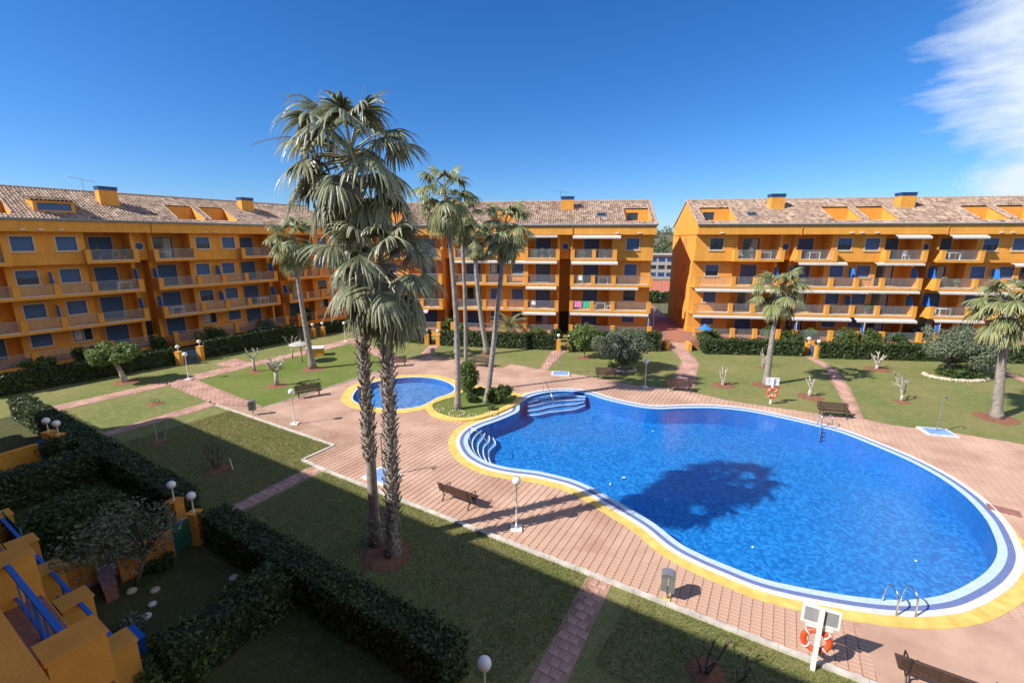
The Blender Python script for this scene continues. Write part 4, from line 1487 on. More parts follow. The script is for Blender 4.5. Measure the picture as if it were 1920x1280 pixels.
def palm(label, foot, top, mid_off, r0, r1, size, nf, mname, seed, boots=False, dead=5, lo=-60, hi=84, group='tall fan palms around the pools', stalks=0, skirt=0):
    rr = random.Random(seed)
    T = thing('palm_tree', label, 'palm', foot, 0, group)
    top = top - foot
    foot0 = Vector((0, 0, 0))
    ctrl = (foot0 + top) * 0.5 + Vector(mid_off)
    path_ = bez(foot0, ctrl, top, 22)
    rad = []
    for i in range(23):
        t = i / 22
        r = r0 + (r1 - r0) * min(1, t * 1.6)
        if t < 0.08:
            r *= 1 + 1.0 * (0.08 - t) / 0.08 * 0.45
        rad.append(r * rr.uniform(0.97, 1.03))
    tb = MB().tube(path_, rad, 12)
    if not boots:      # leaf scar rings
        for i in range(1, 60):
            t = i / 60
            c = bez(foot0, ctrl, top, 60)[i]
            rr_ = (r0 + (r1 - r0) * min(1, t * 1.6)) * 1.035
            tb.lathe([(rr_ * 0.9, -0.03), (rr_, 0.0), (rr_ * 0.9, 0.03)], 10, c)
    tb.build('trunk', M['palm_trunk'], T, True)
    if boots:
        bb = MB()
        N = int(top.length * 46)
        for i in range(N):
            t = (i + rr.random()) / N
            if boots == 2 and 0.09 < t < 0.26:
                continue
            c = bez(foot0, ctrl, top, 100)[min(100, int(t * 100))]
            r = r0 + (r1 - r0) * min(1, t * 1.6)
            a = i * 2.399 + rr.uniform(-.25, .25)
            d = Vector((math.cos(a), math.sin(a), 0))
            s_ = Vector((-d.y, d.x, 0))
            L = rr.uniform(0.1, 0.22)
            wd = rr.uniform(0.03, 0.06)
            o = c + d * r * 0.9
            tip = o + d * rr.uniform(0.05, 0.17) + s_ * rr.uniform(-.05, .05) + Vector((0, 0, L))
            tn = rr.random()
            vs = [o - s_ * wd - Vector((0, 0, 0.05)), o + s_ * wd - Vector((0, 0, 0.05)), tip + s_ * wd * 0.55, tip - s_ * wd * 0.55,
                  o - s_ * wd + d * 0.03 - Vector((0, 0, 0.03)), o + s_ * wd + d * 0.03 - Vector((0, 0, 0.03)), tip + s_ * wd * 0.5 + d * 0.03, tip - s_ * wd * 0.5 + d * 0.03]
            bb.add(vs, [(0, 1, 2, 3), (4, 7, 6, 5), (0, 4, 5, 1), (1, 5, 6, 2), (2, 6, 7, 3), (3, 7, 4, 0)])
            bb.t += [tn * 0.35] * 4 + [0.3 + tn * 0.7] * 4
        stuff(bb.build('leaf_bases', M['boots'], T))
    # crown
    for i in range(nf):
        q = (i + 0.5) / nf
        e = hi + (lo - hi) * q ** 0.85 + rr.uniform(-7, 7)
        ei = min(range(len(ELEVS)), key=lambda k: abs(ELEVS[k] - e))
        az = i * 2.399963 + rr.uniform(-0.3, 0.3)
        s = size * rr.uniform(0.86, 1.12) * (0.92 if e > 60 else 1.0)
        h = 0.35 * size * (1 - q) - 0.18 * size * q
        inst(FR[(mname, ei, rr.randrange(3))], 'frond', T, tuple(top + Vector((0, 0, h))), (rr.uniform(-.12, .12), rr.uniform(-.1, .1), az), (s, s, s))
    for i in range(dead):
        az = rr.uniform(0, 6.28)
        s = size * rr.uniform(0.6, 0.85)
        inst(DEADF[i % 3], 'dead_frond', T, tuple(top + Vector((0, 0, -0.25 * size - 0.1 * rr.random()))), (0, 0, az), (s, s, s))
    for i in range(stalks):     # old flower stalks arching out of the crown
        az = rr.uniform(2.4, 4.0) if i < stalks - 2 else rr.uniform(0.8, 2.2)
        e0 = R(rr.uniform(10, 45) if i < stalks - 2 else 78)
        p, pts, a = Vector((0, 0, 0.1)), [], e0
        for k in range(12):
            pts.append(top + p)
            p = p + Vector((math.cos(az) * math.cos(a), math.sin(az) * math.cos(a), math.sin(a))) * (0.22 if i < stalks - 2 else 0.18) * size
            a -= (0.22 if i % 2 else 0.1) if i < stalks - 2 else 0.01
        fl = MB().tube(pts, [0.016 - 0.001 * k for k in range(12)], 4)
        fl.t = [0.3] * len(fl.v)
        fl.build('flower_stalk', M['frond_dead'], T)
    return T

def ptop(foot, x, y):
    return atY(x, y, foot.y)
f1 = at(706, 1020)
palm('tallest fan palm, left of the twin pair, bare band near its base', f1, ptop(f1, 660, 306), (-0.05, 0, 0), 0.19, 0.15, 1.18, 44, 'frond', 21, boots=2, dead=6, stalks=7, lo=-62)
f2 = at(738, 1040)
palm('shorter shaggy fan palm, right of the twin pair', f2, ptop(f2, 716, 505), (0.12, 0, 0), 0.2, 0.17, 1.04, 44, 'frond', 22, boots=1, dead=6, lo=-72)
f3 = at(858, 770)
palm('tall slim fan palm at the left edge of the planted island', f3, ptop(f3, 834, 368), (0.5, 0, 0), 0.19, 0.15, 1.05, 30, 'frond_bright', 23, dead=4, lo=-70)
f4 = at(873, 737)
palm('slim fan palm just behind the bushy shrub of the island', f4, ptop(f4, 864, 405), (0.25, 0, 0), 0.15, 0.12, 0.8, 24, 'frond_bright', 24, dead=3, lo=-70)
f5 = at(914, 664)
palm('fan palm with a crooked pale trunk on the lawn by the middle hedge', f5, ptop(f5, 890, 448), (-0.5, 0, 0), 0.26, 0.2, 1.0, 26, 'frond_bright', 25, dead=3, lo=-65)
f6 = at(912, 757)
palm('fan palm leaning right out of the planted island', f6, ptop(f6, 948, 430), (0.1, 0, 0), 0.19, 0.15, 1.03, 32, 'frond_bright', 26, dead=3, lo=-72)
f7 = at(587, 691)
palm('fan palm leaning left on the green lawn before the left block', f7, ptop(f7, 549, 452), (-0.2, 0, 0), 0.26, 0.17, 1.12, 32, 'frond_bright', 27, dead=4, lo=-68)
f8 = at(1436, 722)
palm('fan palm on the lawn behind the far lifebuoy sign', f8, ptop(f8, 1462, 545), (-0.1, 0, 0), 0.25, 0.16, 1.05, 28, 'frond_bright', 28, dead=2, lo=-55)
f9 = at(1868, 783)
palm('fan palm at the right edge leaning over the olive tree', f9, ptop(f9, 1893, 575), (-0.15, 0, 0), 0.29, 0.2, 1.08, 30, 'frond_bright', 29, dead=2, lo=-55)

# feather palm in the middle garden
def feather_palm(label, foot, h, L, nf, seed):
    rr = random.Random(seed)
    T = thing('feather_palm', label, 'palm', foot)
    MB().tube([(0, 0, 0), (0, 0, h)], [0.28, 0.25], 10).build('trunk', M['palm_trunk'], T, True)
    for i in range(nf):
        q = i / nf
        e = R(80 - 85 * q + rr.uniform(-6, 6))
        b = MB()
        p, a, pts = Vector((0, 0, 0)), e, []
        for k in range(10):
            pts.append(p.copy())
            p = p + Vector((math.cos(a), 0, math.sin(a))) * L / 9
            a -= 0.16
        b.tube(pts, [0.03 - 0.0026 * k for k in range(10)], 4)
        b.t = [0.6] * len(b.v)
        for k in range(46):
            t = 0.1 + 0.9 * k / 46
            f = t * 9
            j = min(8, int(f))
            c = pts[j].lerp(pts[j + 1], f - j)
            for sd in (-1, 1):
                ll = 0.55 * math.sin(math.pi * (0.15 + 0.8 * t)) * rr.uniform(0.85, 1.1)
                d = (pts[j + 1] - pts[j]).normalized()
                tip = c + d * ll * 0.6 + Vector((0, sd * ll * 0.75, -0.12))
                b.add([c - d * 0.02, c + d * 0.02, tip], [(0, 1, 2)])
                b.t += [rr.random() * 0.5, rr.random() * 0.5, 0.7]
        o = b.build('frond', M['frond_bright'], T)
        o.location = (0, 0, h)
        o.rotation_euler = (0, 0, i * 2.4)
    return T
feather_palm('short feather palm spilling over the middle hedge', at(950, 648) + N0 * 2.2, 1.6, 2.6, 26, 5)

# ================================================================== TREES AND SHRUBS
def cloud(centers, radii, n, rs, shell=0.55, flat=1.0):
    """points in clumps, denser towards the outside of each"""
    centers = np.asarray(centers)
    w_ = np.asarray(radii) ** 2
    idx = rs.choice(len(centers), n, p=w_ / w_.sum())
    d = rs.normal(size=(n, 3))
    d /= np.linalg.norm(d, axis=1)[:, None]
    r = np.asarray(radii)[idx] * (shell + (1 - shell) * rs.rand(n) ** 0.6)
    P = centers[idx] + d * r[:, None] * np.array([1, 1, flat])
    return P, d, idx

def clumps(rx, ry, rz, zc, k, r, rs):
    c = []
    while len(c) < k:
        p = rs.uniform(-1, 1, 3)
        l = np.linalg.norm(p)
        if 0.25 < l < 1:
            c.append((p[0] * rx, p[1] * ry, zc + p[2] * rz))
    return np.array(c), np.array([r * rs.uniform(0.6, 1.25) for _ in range(k)])

def tree(name, label, cat, foot, trunk_top, rx, ry, rz, zc, n, leaf, mname, bark, seed, k=22, cr=0.5, cx=0.0, cy=0.0, tr=0.14, limbs=6, group=None):
    rs = np.random.RandomState(seed)
    rr = random.Random(seed)
    T = thing(name, label, cat, foot, 0, group)
    b = MB()
    tt = Vector(trunk_top)
    b.tube([(0, 0, -0.03), tuple(tt * 0.45 + Vector((rr.uniform(-.1, .1), rr.uniform(-.1, .1), 0))), tuple(tt)], [tr * 1.35, tr, tr * 0.8], 9)
    cs, rad = clumps(rx, ry, rz, zc, k, cr, rs)
    cs[:, 0] += cx
    cs[:, 1] += cy
    for i in range(limbs):
        e = Vector(cs[i])
        m = tt.lerp(e, 0.5) + Vector((rr.uniform(-.15, .15), rr.uniform(-.15, .15), rr.uniform(-.05, .2)))
        b.tube([tuple(tt), tuple(m), tuple(e)], [tr * 0.6, tr * 0.4, tr * 0.15], 6)
    b.build('trunk', M[bark], T, True)
    P, d, idx = cloud(cs, rad, n, rs)
    tint = np.clip(0.25 + 0.3 * rs.rand(len(cs))[idx] + rs.normal(0, 0.22, n), 0, 1)
    leaves('crown', M[mname], P, leaf, T, tint, rs=rs, nrmls=d * 0.8)
    return T

p = at(1167, 692)
tree('olive_tree', 'grey green olive tree on the lawn left of the steps', 'tree', p, (0.1, 0, 0.9), 2.15, 1.7, 1.15, 2.15, 15000, 0.085, 'olive', 'bark', 31, k=46, cr=0.62, cx=-0.1, tr=0.24, limbs=10)
p = at(1779, 702)
tree('olive_tree', 'broad olive tree inside a ring of stones by the right hedge', 'tree', p, (0.25, 0.2, 1.1), 2.7, 2.0, 1.3, 2.3, 17000, 0.085, 'olive', 'bark', 32, k=50, cr=0.66, cx=0.5, tr=0.33, limbs=11)
p = at(1096, 671)
tree('leafy_tree', 'small leafy green tree beside the middle path', 'tree', p, (-0.1, 0, 1.2), 1.15, 1.1, 0.95, 2.2, 5200, 0.11, 'citrus', 'bark', 33, k=24, cr=0.5, tr=0.08)
p = at(236, 717)
tree('shade_tree', 'flat topped little tree with a leaning pale trunk on the left lawn', 'tree', p, (-0.75, 0.2, 1.75), 1.9, 1.3, 0.5, 2.35, 5200, 0.13, 'citrus', 'pale_bark', 34, k=34, cr=0.45, cx=-0.55, tr=0.17)
p = at(877, 741)
p.z = 0.12
tree('tall_shrub', 'dense tall green shrub in the planted island', 'shrub', p, (0, 0, 0.5), 0.55, 0.55, 0.9, 1.35, 6500, 0.075, 'bush', 'bark', 35, k=36, cr=0.44, tr=0.08, cx=0.1)

def shrub(label, foot, rx, rz, n, leaf, mname, seed, name='shrub', group=None, base=0.0):
    rs = np.random.RandomState(seed)
    T = thing(name, label, 'shrub', (foot.x, foot.y, base), 0, group)
    cs, rad = clumps(rx * 0.75, rx * 0.75, rz * 0.6, rz * 0.95, 16, rx * 0.42, rs)
    b = MB()
    for i in range(5):
        e = Vector(cs[i])
        b.tube([(0, 0, -0.02), tuple(e * 0.5 + Vector((0, 0, 0.05))), tuple(e)], [0.035, 0.025, 0.01], 5)
    b.build('stems', M['dark_bark'], T)
    P, d, idx = cloud(cs, rad, n, rs, 0.4)
    P[:, 2] = np.maximum(P[:, 2], 0.03)
    leaves('foliage', M[mname], P, leaf, T, np.clip(0.2 + 0.35 * rs.rand(16)[idx] + rs.normal(0, 0.2, n), 0, 1), rs=rs, nrmls=d)
    return T
shrub('dense green shrub at the right foot of the leaning island palm', at(936, 755), 0.95, 0.62, 3200, 0.12, 'bush', 41, base=0.12)
shrub('low green shrub ringed with stones near the pool coping', at(922, 772), 0.33, 0.24, 700, 0.075, 'citrus', 42, base=0.12)
shrub('low shrub between the two foremost island palms', at(896, 742), 0.45, 0.3, 900, 0.08, 'bush', 43, base=0.12)
shrub('dark ground cover shrub under the tall island shrub', at(886, 755), 0.5, 0.26, 1100, 0.08, 'bush_dark', 44, base=0.12)
# white stone rings on the island
for i, (x, y, r, lb) in enumerate(((826, 768, 0.26, 'ring of white stones at the left tip of the island'), (857, 775, 0.5, 'ring of white stones round the slim palm on the island'),
        (886, 780, 0.26, 'small ring of white stones at the front of the island'), (921, 775, 0.36, 'ring of white stones round the low shrub on the island'))):
    c = at(x, y, 0.12)
    T = thing('stone_ring', lb, 'stones', c, 0, 'stone rings on the island')
    n = int(r * 34)
    for k in range(n):
        a = 2 * math.pi * k / n
        b = MB().ball((0, 0, 0), 0.065 * rnd.uniform(0.75, 1.2), 7, 5, 0.7)
        o = b.build('stone', M['stone'], T, True)
        o.location = (r * math.cos(a), r * math.sin(a), 0.03)
        o.rotation_euler = (rnd.random(), rnd.random(), rnd.random() * 3)
# stones and planting under the olives
def stone_bed(label, c, rx, ry, a0, a1, n, seed):
    rr = random.Random(seed)
    T = thing('stone_border', label, 'stones', c)
    for k in range(n):
        a = a0 + (a1 - a0) * k / n + rr.uniform(-.02, .02)
        b = MB().ball((0, 0, 0), rr.uniform(0.13, 0.24), 8, 6, 0.75)
        b.v = [(x * rr.uniform(.85, 1.15), y * rr.uniform(.85, 1.15), z * rr.uniform(.85, 1.15)) for x, y, z in b.v]
        o = b.build('stone', M['stone'], T)
        o.location = (rx * math.cos(a), ry * math.sin(a), 0.08)
        o.rotation_euler = (0, 0, rr.random() * 6)
stone_bed('border of rough pale stones round the broad olive tree', at(1790, 706), 2.2, 1.4, R(150), R(345), 30, 3)
stone_bed('cluster of rough stones at the foot of the left olive tree', at(1168, 694), 1.0, 0.7, R(160), R(400), 15, 4)
shrub('low dark planting under the broad olive tree', at(1805, 706), 1.5, 0.3, 3200, 0.1, 'bush_dark', 45)
shrub('low leafy plant at the left foot of the left olive tree', at(1145, 690), 0.45, 0.28, 700, 0.09, 'bush', 46)
shrub('small yellow green plant beside the broad olive tree', at(1822, 690), 0.35, 0.85, 900, 0.09, 'citrus', 47)

# hedges: a twig core clothed with leaves
def hedge(label, a, b, wid, h, dens, leaf, seed, mname='hedge', wob=0.06, arch=0.0):
    """front edge runs from a to b; the hedge lies to the left of that direction"""
    rs = np.random.RandomState(seed)
    a, b = Vector((a.x, a.y, 0)), Vector((b.x, b.y, 0))
    L = (b - a).length
    ang = math.atan2(b.y - a.y, b.x - a.x)
    T = thing('hedge', label, 'hedge', a, ang)
    MB().box(0.1, L - 0.1, 0.1, wid - 0.1, 0.0, h - 0.1).build('twig_core', M['hedge_core'], T)
    A = [L * h, L * h, L * wid, wid * h, wid * h]
    n = int(sum(A) * dens)
    f = rs.choice(5, n, p=np.array(A) / sum(A))
    s, t = rs.rand(n), rs.rand(n)
    P = np.zeros((n, 3))
    N = np.zeros((n, 3))
    for k in range(5):
        m = f == k
        if k < 2:
            P[m] = np.stack([s[m] * L, np.full(m.sum(), 0 if k == 0 else wid), t[m] * h], 1)
            N[m] = (0, -1 if k == 0 else 1, 0.2)
        elif k == 2:
            P[m] = np.stack([s[m] * L, t[m] * wid, np.full(m.sum(), h)], 1)
            N[m] = (0, 0, 1)
        else:
            P[m] = np.stack([np.full(m.sum(), 0 if k == 3 else L), s[m] * wid, t[m] * h], 1)
            N[m] = (-1 if k == 3 else 1, 0, 0.2)
    bl = 0.5 * np.sin(P[:, 0] * 2.1 + seed) + 0.5 * np.sin(P[:, 0] * 5.3 + P[:, 2] * 4) * np.sin(P[:, 1] * 4 + P[:, 2] * 3.1)
    P += N * (bl * wob)[:, None]
    P += rs.normal(0, 0.03, (n, 3)) - N * (np.abs(rs.normal(0, 0.05, n)))[:, None]
    P[:, 2] = np.maximum(P[:, 2], 0.03)
    patch = np.sin(P[:, 0] * 0.9 + seed) * np.sin(P[:, 0] * 2.3 + P[:, 2] * 1.7 + 2 * seed)
    tint = np.clip(rs.normal(0.36, 0.24, n) + 0.12 * bl + 0.16 * patch, 0, 1)
    leaves('foliage', M[mname], P, leaf, T, tint, rs=rs, nrmls=N * 0.8)
    return T
def hedge_uv(label, u0, u1, v0, v1, h, dens, leaf, seed, **k):
    # front edge on the low-v side, walking towards decreasing u keeps larger v on the left
    return hedge(label, uv(u1, v0), uv(u0, v0), v1 - v0, h, dens, leaf, seed, **k)
hedge_uv('long clipped hedge in shade between the near lawn and gardens', 5.9, 17.35, 6.65, 7.6, 1.3, 330, 0.062, 61)
hedge_uv('clipped hedge with a sunlit far end at the left edge', 19.35, 41.0, 6.65, 7.6, 1.35, 220, 0.075, 62)
hedge('bushy hedge dividing the two near gardens', uv(12.8, 6.55), uv(12.8, 3.4), 1.15, 1.25, 320, 0.07, 63, wob=0.12)
hedge('dark hedge across the garden below the orange wall', uv(27.5, 6.55), uv(27.5, 3.2), 1.2, 1.5, 160, 0.09, 64, wob=0.1)
def hedge_px(label, p, q, wid, h, dens, leaf, seed, **k):
    return hedge(label, at(*p), at(*q), wid, h, dens, leaf, seed, **k)
hedge_px('shaded hedge before the left block, left of its gate', (-40, 752), (334, 683), 1.2, 1.5, 110, 0.11, 65)
hedge_px('shaded hedge before the left block, right of its gate', (386, 672), (560, 637), 1.2, 1.7, 110, 0.11, 66)
hedge_px('dark hedge at the far end of the left block', (606, 627), (655, 620), 1.0, 1.3, 110, 0.12, 67)
hedge_px('clipped sunlit hedge left of the left middle gate', (690, 632), (800, 646), 1.0, 1.5, 120, 0.11, 68)
hedge_px('long clipped sunlit hedge before the middle block', (826, 648), (1043, 657), 1.0, 1.55, 120, 0.11, 69)
hedge_px('tall hedge behind the olive tree left of the steps', (1068, 660), (1238, 659), 1.2, 1.9, 110, 0.12, 70, wob=0.16)
hedge_px('clipped sunlit hedge just right of the steps', (1322, 664), (1505, 668), 1.1, 1.45, 120, 0.11, 71)
hedge_px('short end of the hedge turning towards the steps', (1304, 646), (1320, 663), 1.0, 1.4, 120, 0.11, 73)
hedge_px('long clipped sunlit hedge at the right edge', (1536, 672), (1990, 684), 1.1, 1.5, 110, 0.12, 72)

# garden shrubs behind the hedges
spots = [
    ('round bright shrub left of the left middle gate', 838, 626, 1.0, 1.1, 'bush'), ('leafy shrub behind the left end of the middle hedge', 868, 632, 0.9, 1.0, 'bush'),
    ('leafy shrub behind the right end of the middle hedge', 1010, 640, 1.0, 0.9, 'citrus'), ('dark shrub at the right end of the middle hedge', 1040, 640, 0.7, 0.9, 'bush_dark'),
    ('dark shrub behind the clipped hedge left of the left middle gate', 712, 622, 0.9, 0.9, 'bush_dark'),
    ('loose green shrub behind the hedge corner right of the steps', 1330, 642, 1.3, 0.9, 'bush'), ('leafy shrub behind the palm on the right lawn', 1440, 640, 1.0, 1.0, 'bush'),
    ('dark bushy shrub left of the right gate', 1480, 648, 1.2, 0.95, 'bush_dark'), ('bright green climber left of the right gate lamps', 1515, 644, 1.0, 1.0, 'citrus'),
    ('green shrub behind the right hedge, first from the gate', 1580, 648, 1.2, 1.0, 'bush'), ('green shrub behind the right hedge, second from the gate', 1625, 650, 1.2, 1.0, 'bush'),
    ('green shrub behind the right hedge, third from the gate', 1675, 650, 1.1, 0.9, 'bush_dark'), ('silvery shrub behind the broad olive tree', 1725, 645, 1.2, 1.2, 'olive'),
    ('round clipped shrub nearest the left edge before the left block', 47, 700, 0.75, 0.8, 'bush'), ('round clipped shrub second from the left edge before the left block', 87, 697, 0.75, 0.8, 'bush'),
    ('dark conifer behind the flat topped tree', 165, 690, 1.0, 1.2, 'bush_dark'), ('dark shrub behind the left block hedge by its gate', 300, 660, 1.1, 1.0, 'bush_dark'),
    ('large dark shrub before the middle of the left block', 400, 648, 1.6, 1.2, 'bush_dark'), ('dark climber by the second stairwell of the left block', 575, 610, 1.2, 1.7, 'bush_dark'),
    ('silvery shrub on the far terrace of the left block', 500, 628, 1.2, 1.1, 'olive')]
for i, (lb, x, y, rx, rz, mn) in enumerate(spots):
    shrub(lb, at(x, y), rx, rz, 1100, 0.14, mn, 200 + i)
# near gardens
shrub('bright green shrub at the bottom of the picture under the terraces', uv(12.0, 3.5), 0.9, 0.55, 3000, 0.07, 'bush', 231)
shrub('dark shrub against the orange garden wall', uv(17.2, 5.3), 0.4, 0.28, 900, 0.07, 'bush_dark', 232)
shrub('sprawling dark shrub near the left terraces', uv(21.6, 4.4), 1.7, 0.9, 4500, 0.08, 'bush_dark', 233)
shrub('leggy dark shrub below the cross hedge at the left edge', uv(30.0, 6.1), 0.9, 0.9, 2000, 0.08, 'bush_dark', 234)
shrub('small grey plant beside the blue planter', uv(14.9, 3.7), 0.4, 0.3, 700, 0.06, 'olive', 235)

# bare pruned trees: stems splitting into knobbly stubs
def bare_tree(label, foot, h, r, fork, nl, spread, sub, seed, bark='pale_bark', lean=(0, 0), group='bare pruned trees on the lawns', twigs=0):
    rr = random.Random(seed)
    T = thing('bare_tree', label, 'tree', foot, 0, group)
    b = MB()
    fk = Vector((lean[0] * fork, lean[1] * fork, fork))
    if fork > 0.25:
        b.tube([(0, 0, -0.03), tuple(fk * 0.5 + Vector((rr.uniform(-.04, .04), 0, 0))), tuple(fk)], [r * 1.3, r, r * 0.95], 8)
    b.build('trunk', M[bark], T, True) if fork > 0.25 else None
    for i in range(nl):
        a = 2 * math.pi * i / nl + rr.uniform(-.4, .4)
        br = MB()
        p = fk.copy() if fork > 0.25 else Vector((rr.uniform(-.08, .08), rr.uniform(-.08, .08), -0.03))
        L = (h - fork) * rr.uniform(0.75, 1.15)
        d = Vector((math.cos(a) * spread, math.sin(a) * spread, 1)).normalized()
        pts = [p.copy()]
        for k in range(4):
            p = p + d * L / 4
            d = (d + Vector((rr.uniform(-.25, .25), rr.uniform(-.25, .25), 0.18))).normalized()
            pts.append(p.copy())
        rb = r * 0.62
        br.tube([tuple(q) for q in pts], [rb, rb * 0.85, rb * 0.7, rb * 0.6, rb * 0.7], 6)
        for k in range(sub):
            q = pts[2 + k % 3]
            dd = Vector((rr.uniform(-1, 1), rr.uniform(-1, 1), rr.uniform(0.2, 1))).normalized()
            l2 = L * rr.uniform(0.18, 0.4)
            e = q + dd * l2
            br.tube([tuple(q), tuple(q + dd * l2 * 0.5 + Vector((0, 0, 0.03))), tuple(e)], [rb * 0.55, rb * 0.42, rb * 0.5], 5)
            for _ in range(twigs):
                t = Vector((rr.uniform(-1, 1), rr.uniform(-1, 1), rr.uniform(0.0, 1))).normalized()
                br.tube([tuple(e), tuple(e + t * l2 * 0.9)], [0.012, 0.004], 3)
        br.build('branch', M[bark], T)
    return T
bare_tree('pollarded tree with knobbly crown behind the left bench', at(520, 723), 2.15, 0.15, 1.1, 7, 1.1, 6, 51)
bare_tree('slim pruned tree left of the pollarded one', at(477, 696), 2.0, 0.1, 1.15, 4, 1.3, 4, 52)
bare_tree('thin pruned sapling behind the pollarded tree', at(549, 672), 2.3, 0.06, 1.1, 3, 0.5, 2, 53)
bare_tree('upright pruned cactus like stems on the lawn right of the steps', at(1355, 722), 1.35, 0.11, 0.0, 4, 0.12, 1, 54)
bare_tree('pruned stump with short forks left of the brown bench', at(1518, 743), 1.5, 0.12, 0.5, 4, 0.4, 1, 55)
bare_tree('whitish pruned tree near the right hedge', at(1643, 692), 1.5, 0.12, 0.4, 6, 0.6, 2, 56)
bare_tree('twiggy bare tree on the right lawn', at(1690, 752), 1.8, 0.09, 0.45, 3, 0.45, 3, 57, twigs=5)
bare_tree('bare shrub with thin upright twigs in the lawn shade', at(407, 880), 1.3, 0.05, 0.12, 7, 0.4, 3, 58, 'dark_bark', twigs=3)
bare_tree('tiny bare sapling on the sunny left lawn', at(292, 756), 0.6, 0.025, 0.05, 6, 0.7, 1, 59, 'dark_bark')
bare_tree('bare branches rising at the bottom edge near the sign', at(1322, 1264), 1.35, 0.06, 0.15, 4, 0.4, 2, 60, 'dark_bark', twigs=2)
bare_tree('second bare shrub at the bottom edge, right of the first', at(1392, 1278), 0.7, 0.04, 0.1, 4, 0.5, 2, 61, 'dark_bark')
bare_tree('leggy pruned shrub behind the right palm trunk', at(1430, 688), 1.5, 0.06, 0.0, 6, 0.3, 2, 62)
tree('garden_tree', 'tangled thin leaved tree in the shaded garden below the terraces', 'tree', uv(17.0, 4.5), (0.2, 0.3, 0.9), 1.5, 1.3, 0.75, 1.9, 2400, 0.06, 'olive', 'dark_bark', 63, k=30, cr=0.5, tr=0.07, limbs=26)
for lb, x, y, dx, tz in (('thin leaning wooden stake on the left lawn, left one', 295, 828, 0.0, 1.25), ('thin leaning wooden stake on the left lawn, right one', 308, 828, 0.35, 1.2), ('short white stake beside the bare shrub in shade', 437, 880, -0.1, 0.6)):
    p = at(x, y)
    tag(MB().tube([(p.x, p.y, -0.02), (p.x + dx, p.y, tz)], 0.025, 6).build('stake', M['pale_bark'] if 'white' not in lb else M['offwhite']), lb, 'stake')

# ================================================================== STREET FURNITURE
POTS = []
def lamp(label, p, h=2.3, r=0.18, base=True, name='lamp_post', group='white globe lamps on poles', zb=0.0):
    T = thing(name, label, 'lamp', (p.x, p.y, zb), 0, group)
    b0 = 0.0
    if base:
        MB().box(-0.22, 0.22, -0.22, 0.22, -0.02, 0.1).build('plinth', M['offwhite'], T)
        b0 = 0.1
    pl = MB().lathe([(0.07, b0), (0.07, b0 + 0.03), (0.035, b0 + 0.06), (0.032, h - 2 * r - 0.02), (0.06, h - 2 * r), (0.065, h - 2 * r + 0.05)], 10)
    pl.build('pole', M['pole'], T, True)
    MB().ball((0, 0, h - r), r, 20, 12).build('globe', M['globe'], T, True)
    return T
lamp('globe lamp on a white pole between the near bench and the pool', at(968, 993))
lamp('globe lamp on the paving by the bench left of the paddling pool', at(553, 796))
lamp('globe lamp where the left paths cross', at(354, 712))
lamp('globe lamp on the lawn edge right of the olive tree', at(1209, 727))
lamp('globe lamp at the far bend of the path before the left block', at(648, 641))
lamp('slim lamp on the lawn behind the slim island palm', at(852, 660), 1.5, 0.14, False)

def pillar_lamp(label, p, ph, h=0.65, r=0.17, w_=0.42, m='orange', name='gate_pillar'):
    T = thing(name, label, 'gate pillar', (p.x, p.y, 0), A0, 'orange gate pillars with globe lamps')
    b = MB().box(-w_ / 2, w_ / 2, -w_ / 2, w_ / 2, -0.02, ph)
    b.box(-w_ / 2 - 0.03, w_ / 2 + 0.03, -w_ / 2 - 0.03, w_ / 2 + 0.03, ph, ph + 0.05)
    b.build('pillar', M[m], T)
    MB().lathe([(0.05, ph + 0.05), (0.025, ph + 0.09), (0.025, ph + h - 2 * r), (0.05, ph + h - 2 * r + 0.04)], 8).build('lamp_stem', M['pole'], T)
    MB().ball((0, 0, ph + h - r), r, 16, 10).build('globe', M['globe'], T, True)
    return T
for lb, x, y, ph in (('right gate pillar left of the path with globe lamp', 1513, 664, 1.1), ('right gate pillar right of the path with globe lamp', 1531, 670, 1.1),
        ('left middle gate pillar, globe lamp before the bright shrub', 822, 647, 1.1), ('left middle gate pillar beside the clipped hedge', 801, 646, 1.1),
        ('pillar with globe lamp at the right end of the middle hedge', 1047, 657, 1.1), ('pillar right of the middle path by the leafy tree', 1068, 658, 1.1),
        ('left block gate pillar, left one', 338, 684, 1.2), ('left block gate pillar, right one', 378, 675, 1.3),
        ('far left block gate pillar, left one', 588, 632, 1.0), ('far left block gate pillar, right one', 606, 629, 1.0)):
    pillar_lamp(lb, at(x, y), ph)
L1, L2 = at(321, 909, 1.93), at(358, 930, 1.93)
L3, L4 = at(86, 788, 1.95), at(105, 793, 1.95)
pillar_lamp('ivy stained pillar of the green gate with globe lamp', L1, 1.25, 0.85, 0.155, 0.4, 'orange_dirty')
pillar_lamp('orange pillar at the hedge end of the green gate', L2, 1.25, 0.85, 0.155, 0.34)
pillar_lamp('far garden gate pillar at the left edge, left one', L3, 1.3, 0.8, 0.17)
pillar_lamp('far garden gate pillar at the left edge, right one', L4, 1.3, 0.8, 0.17)
pillar_lamp('globe lamp pillar at the bottom edge beside the path', at(908, 1243, 1.74), 0.9, 1.0, 0.165, 0.34)

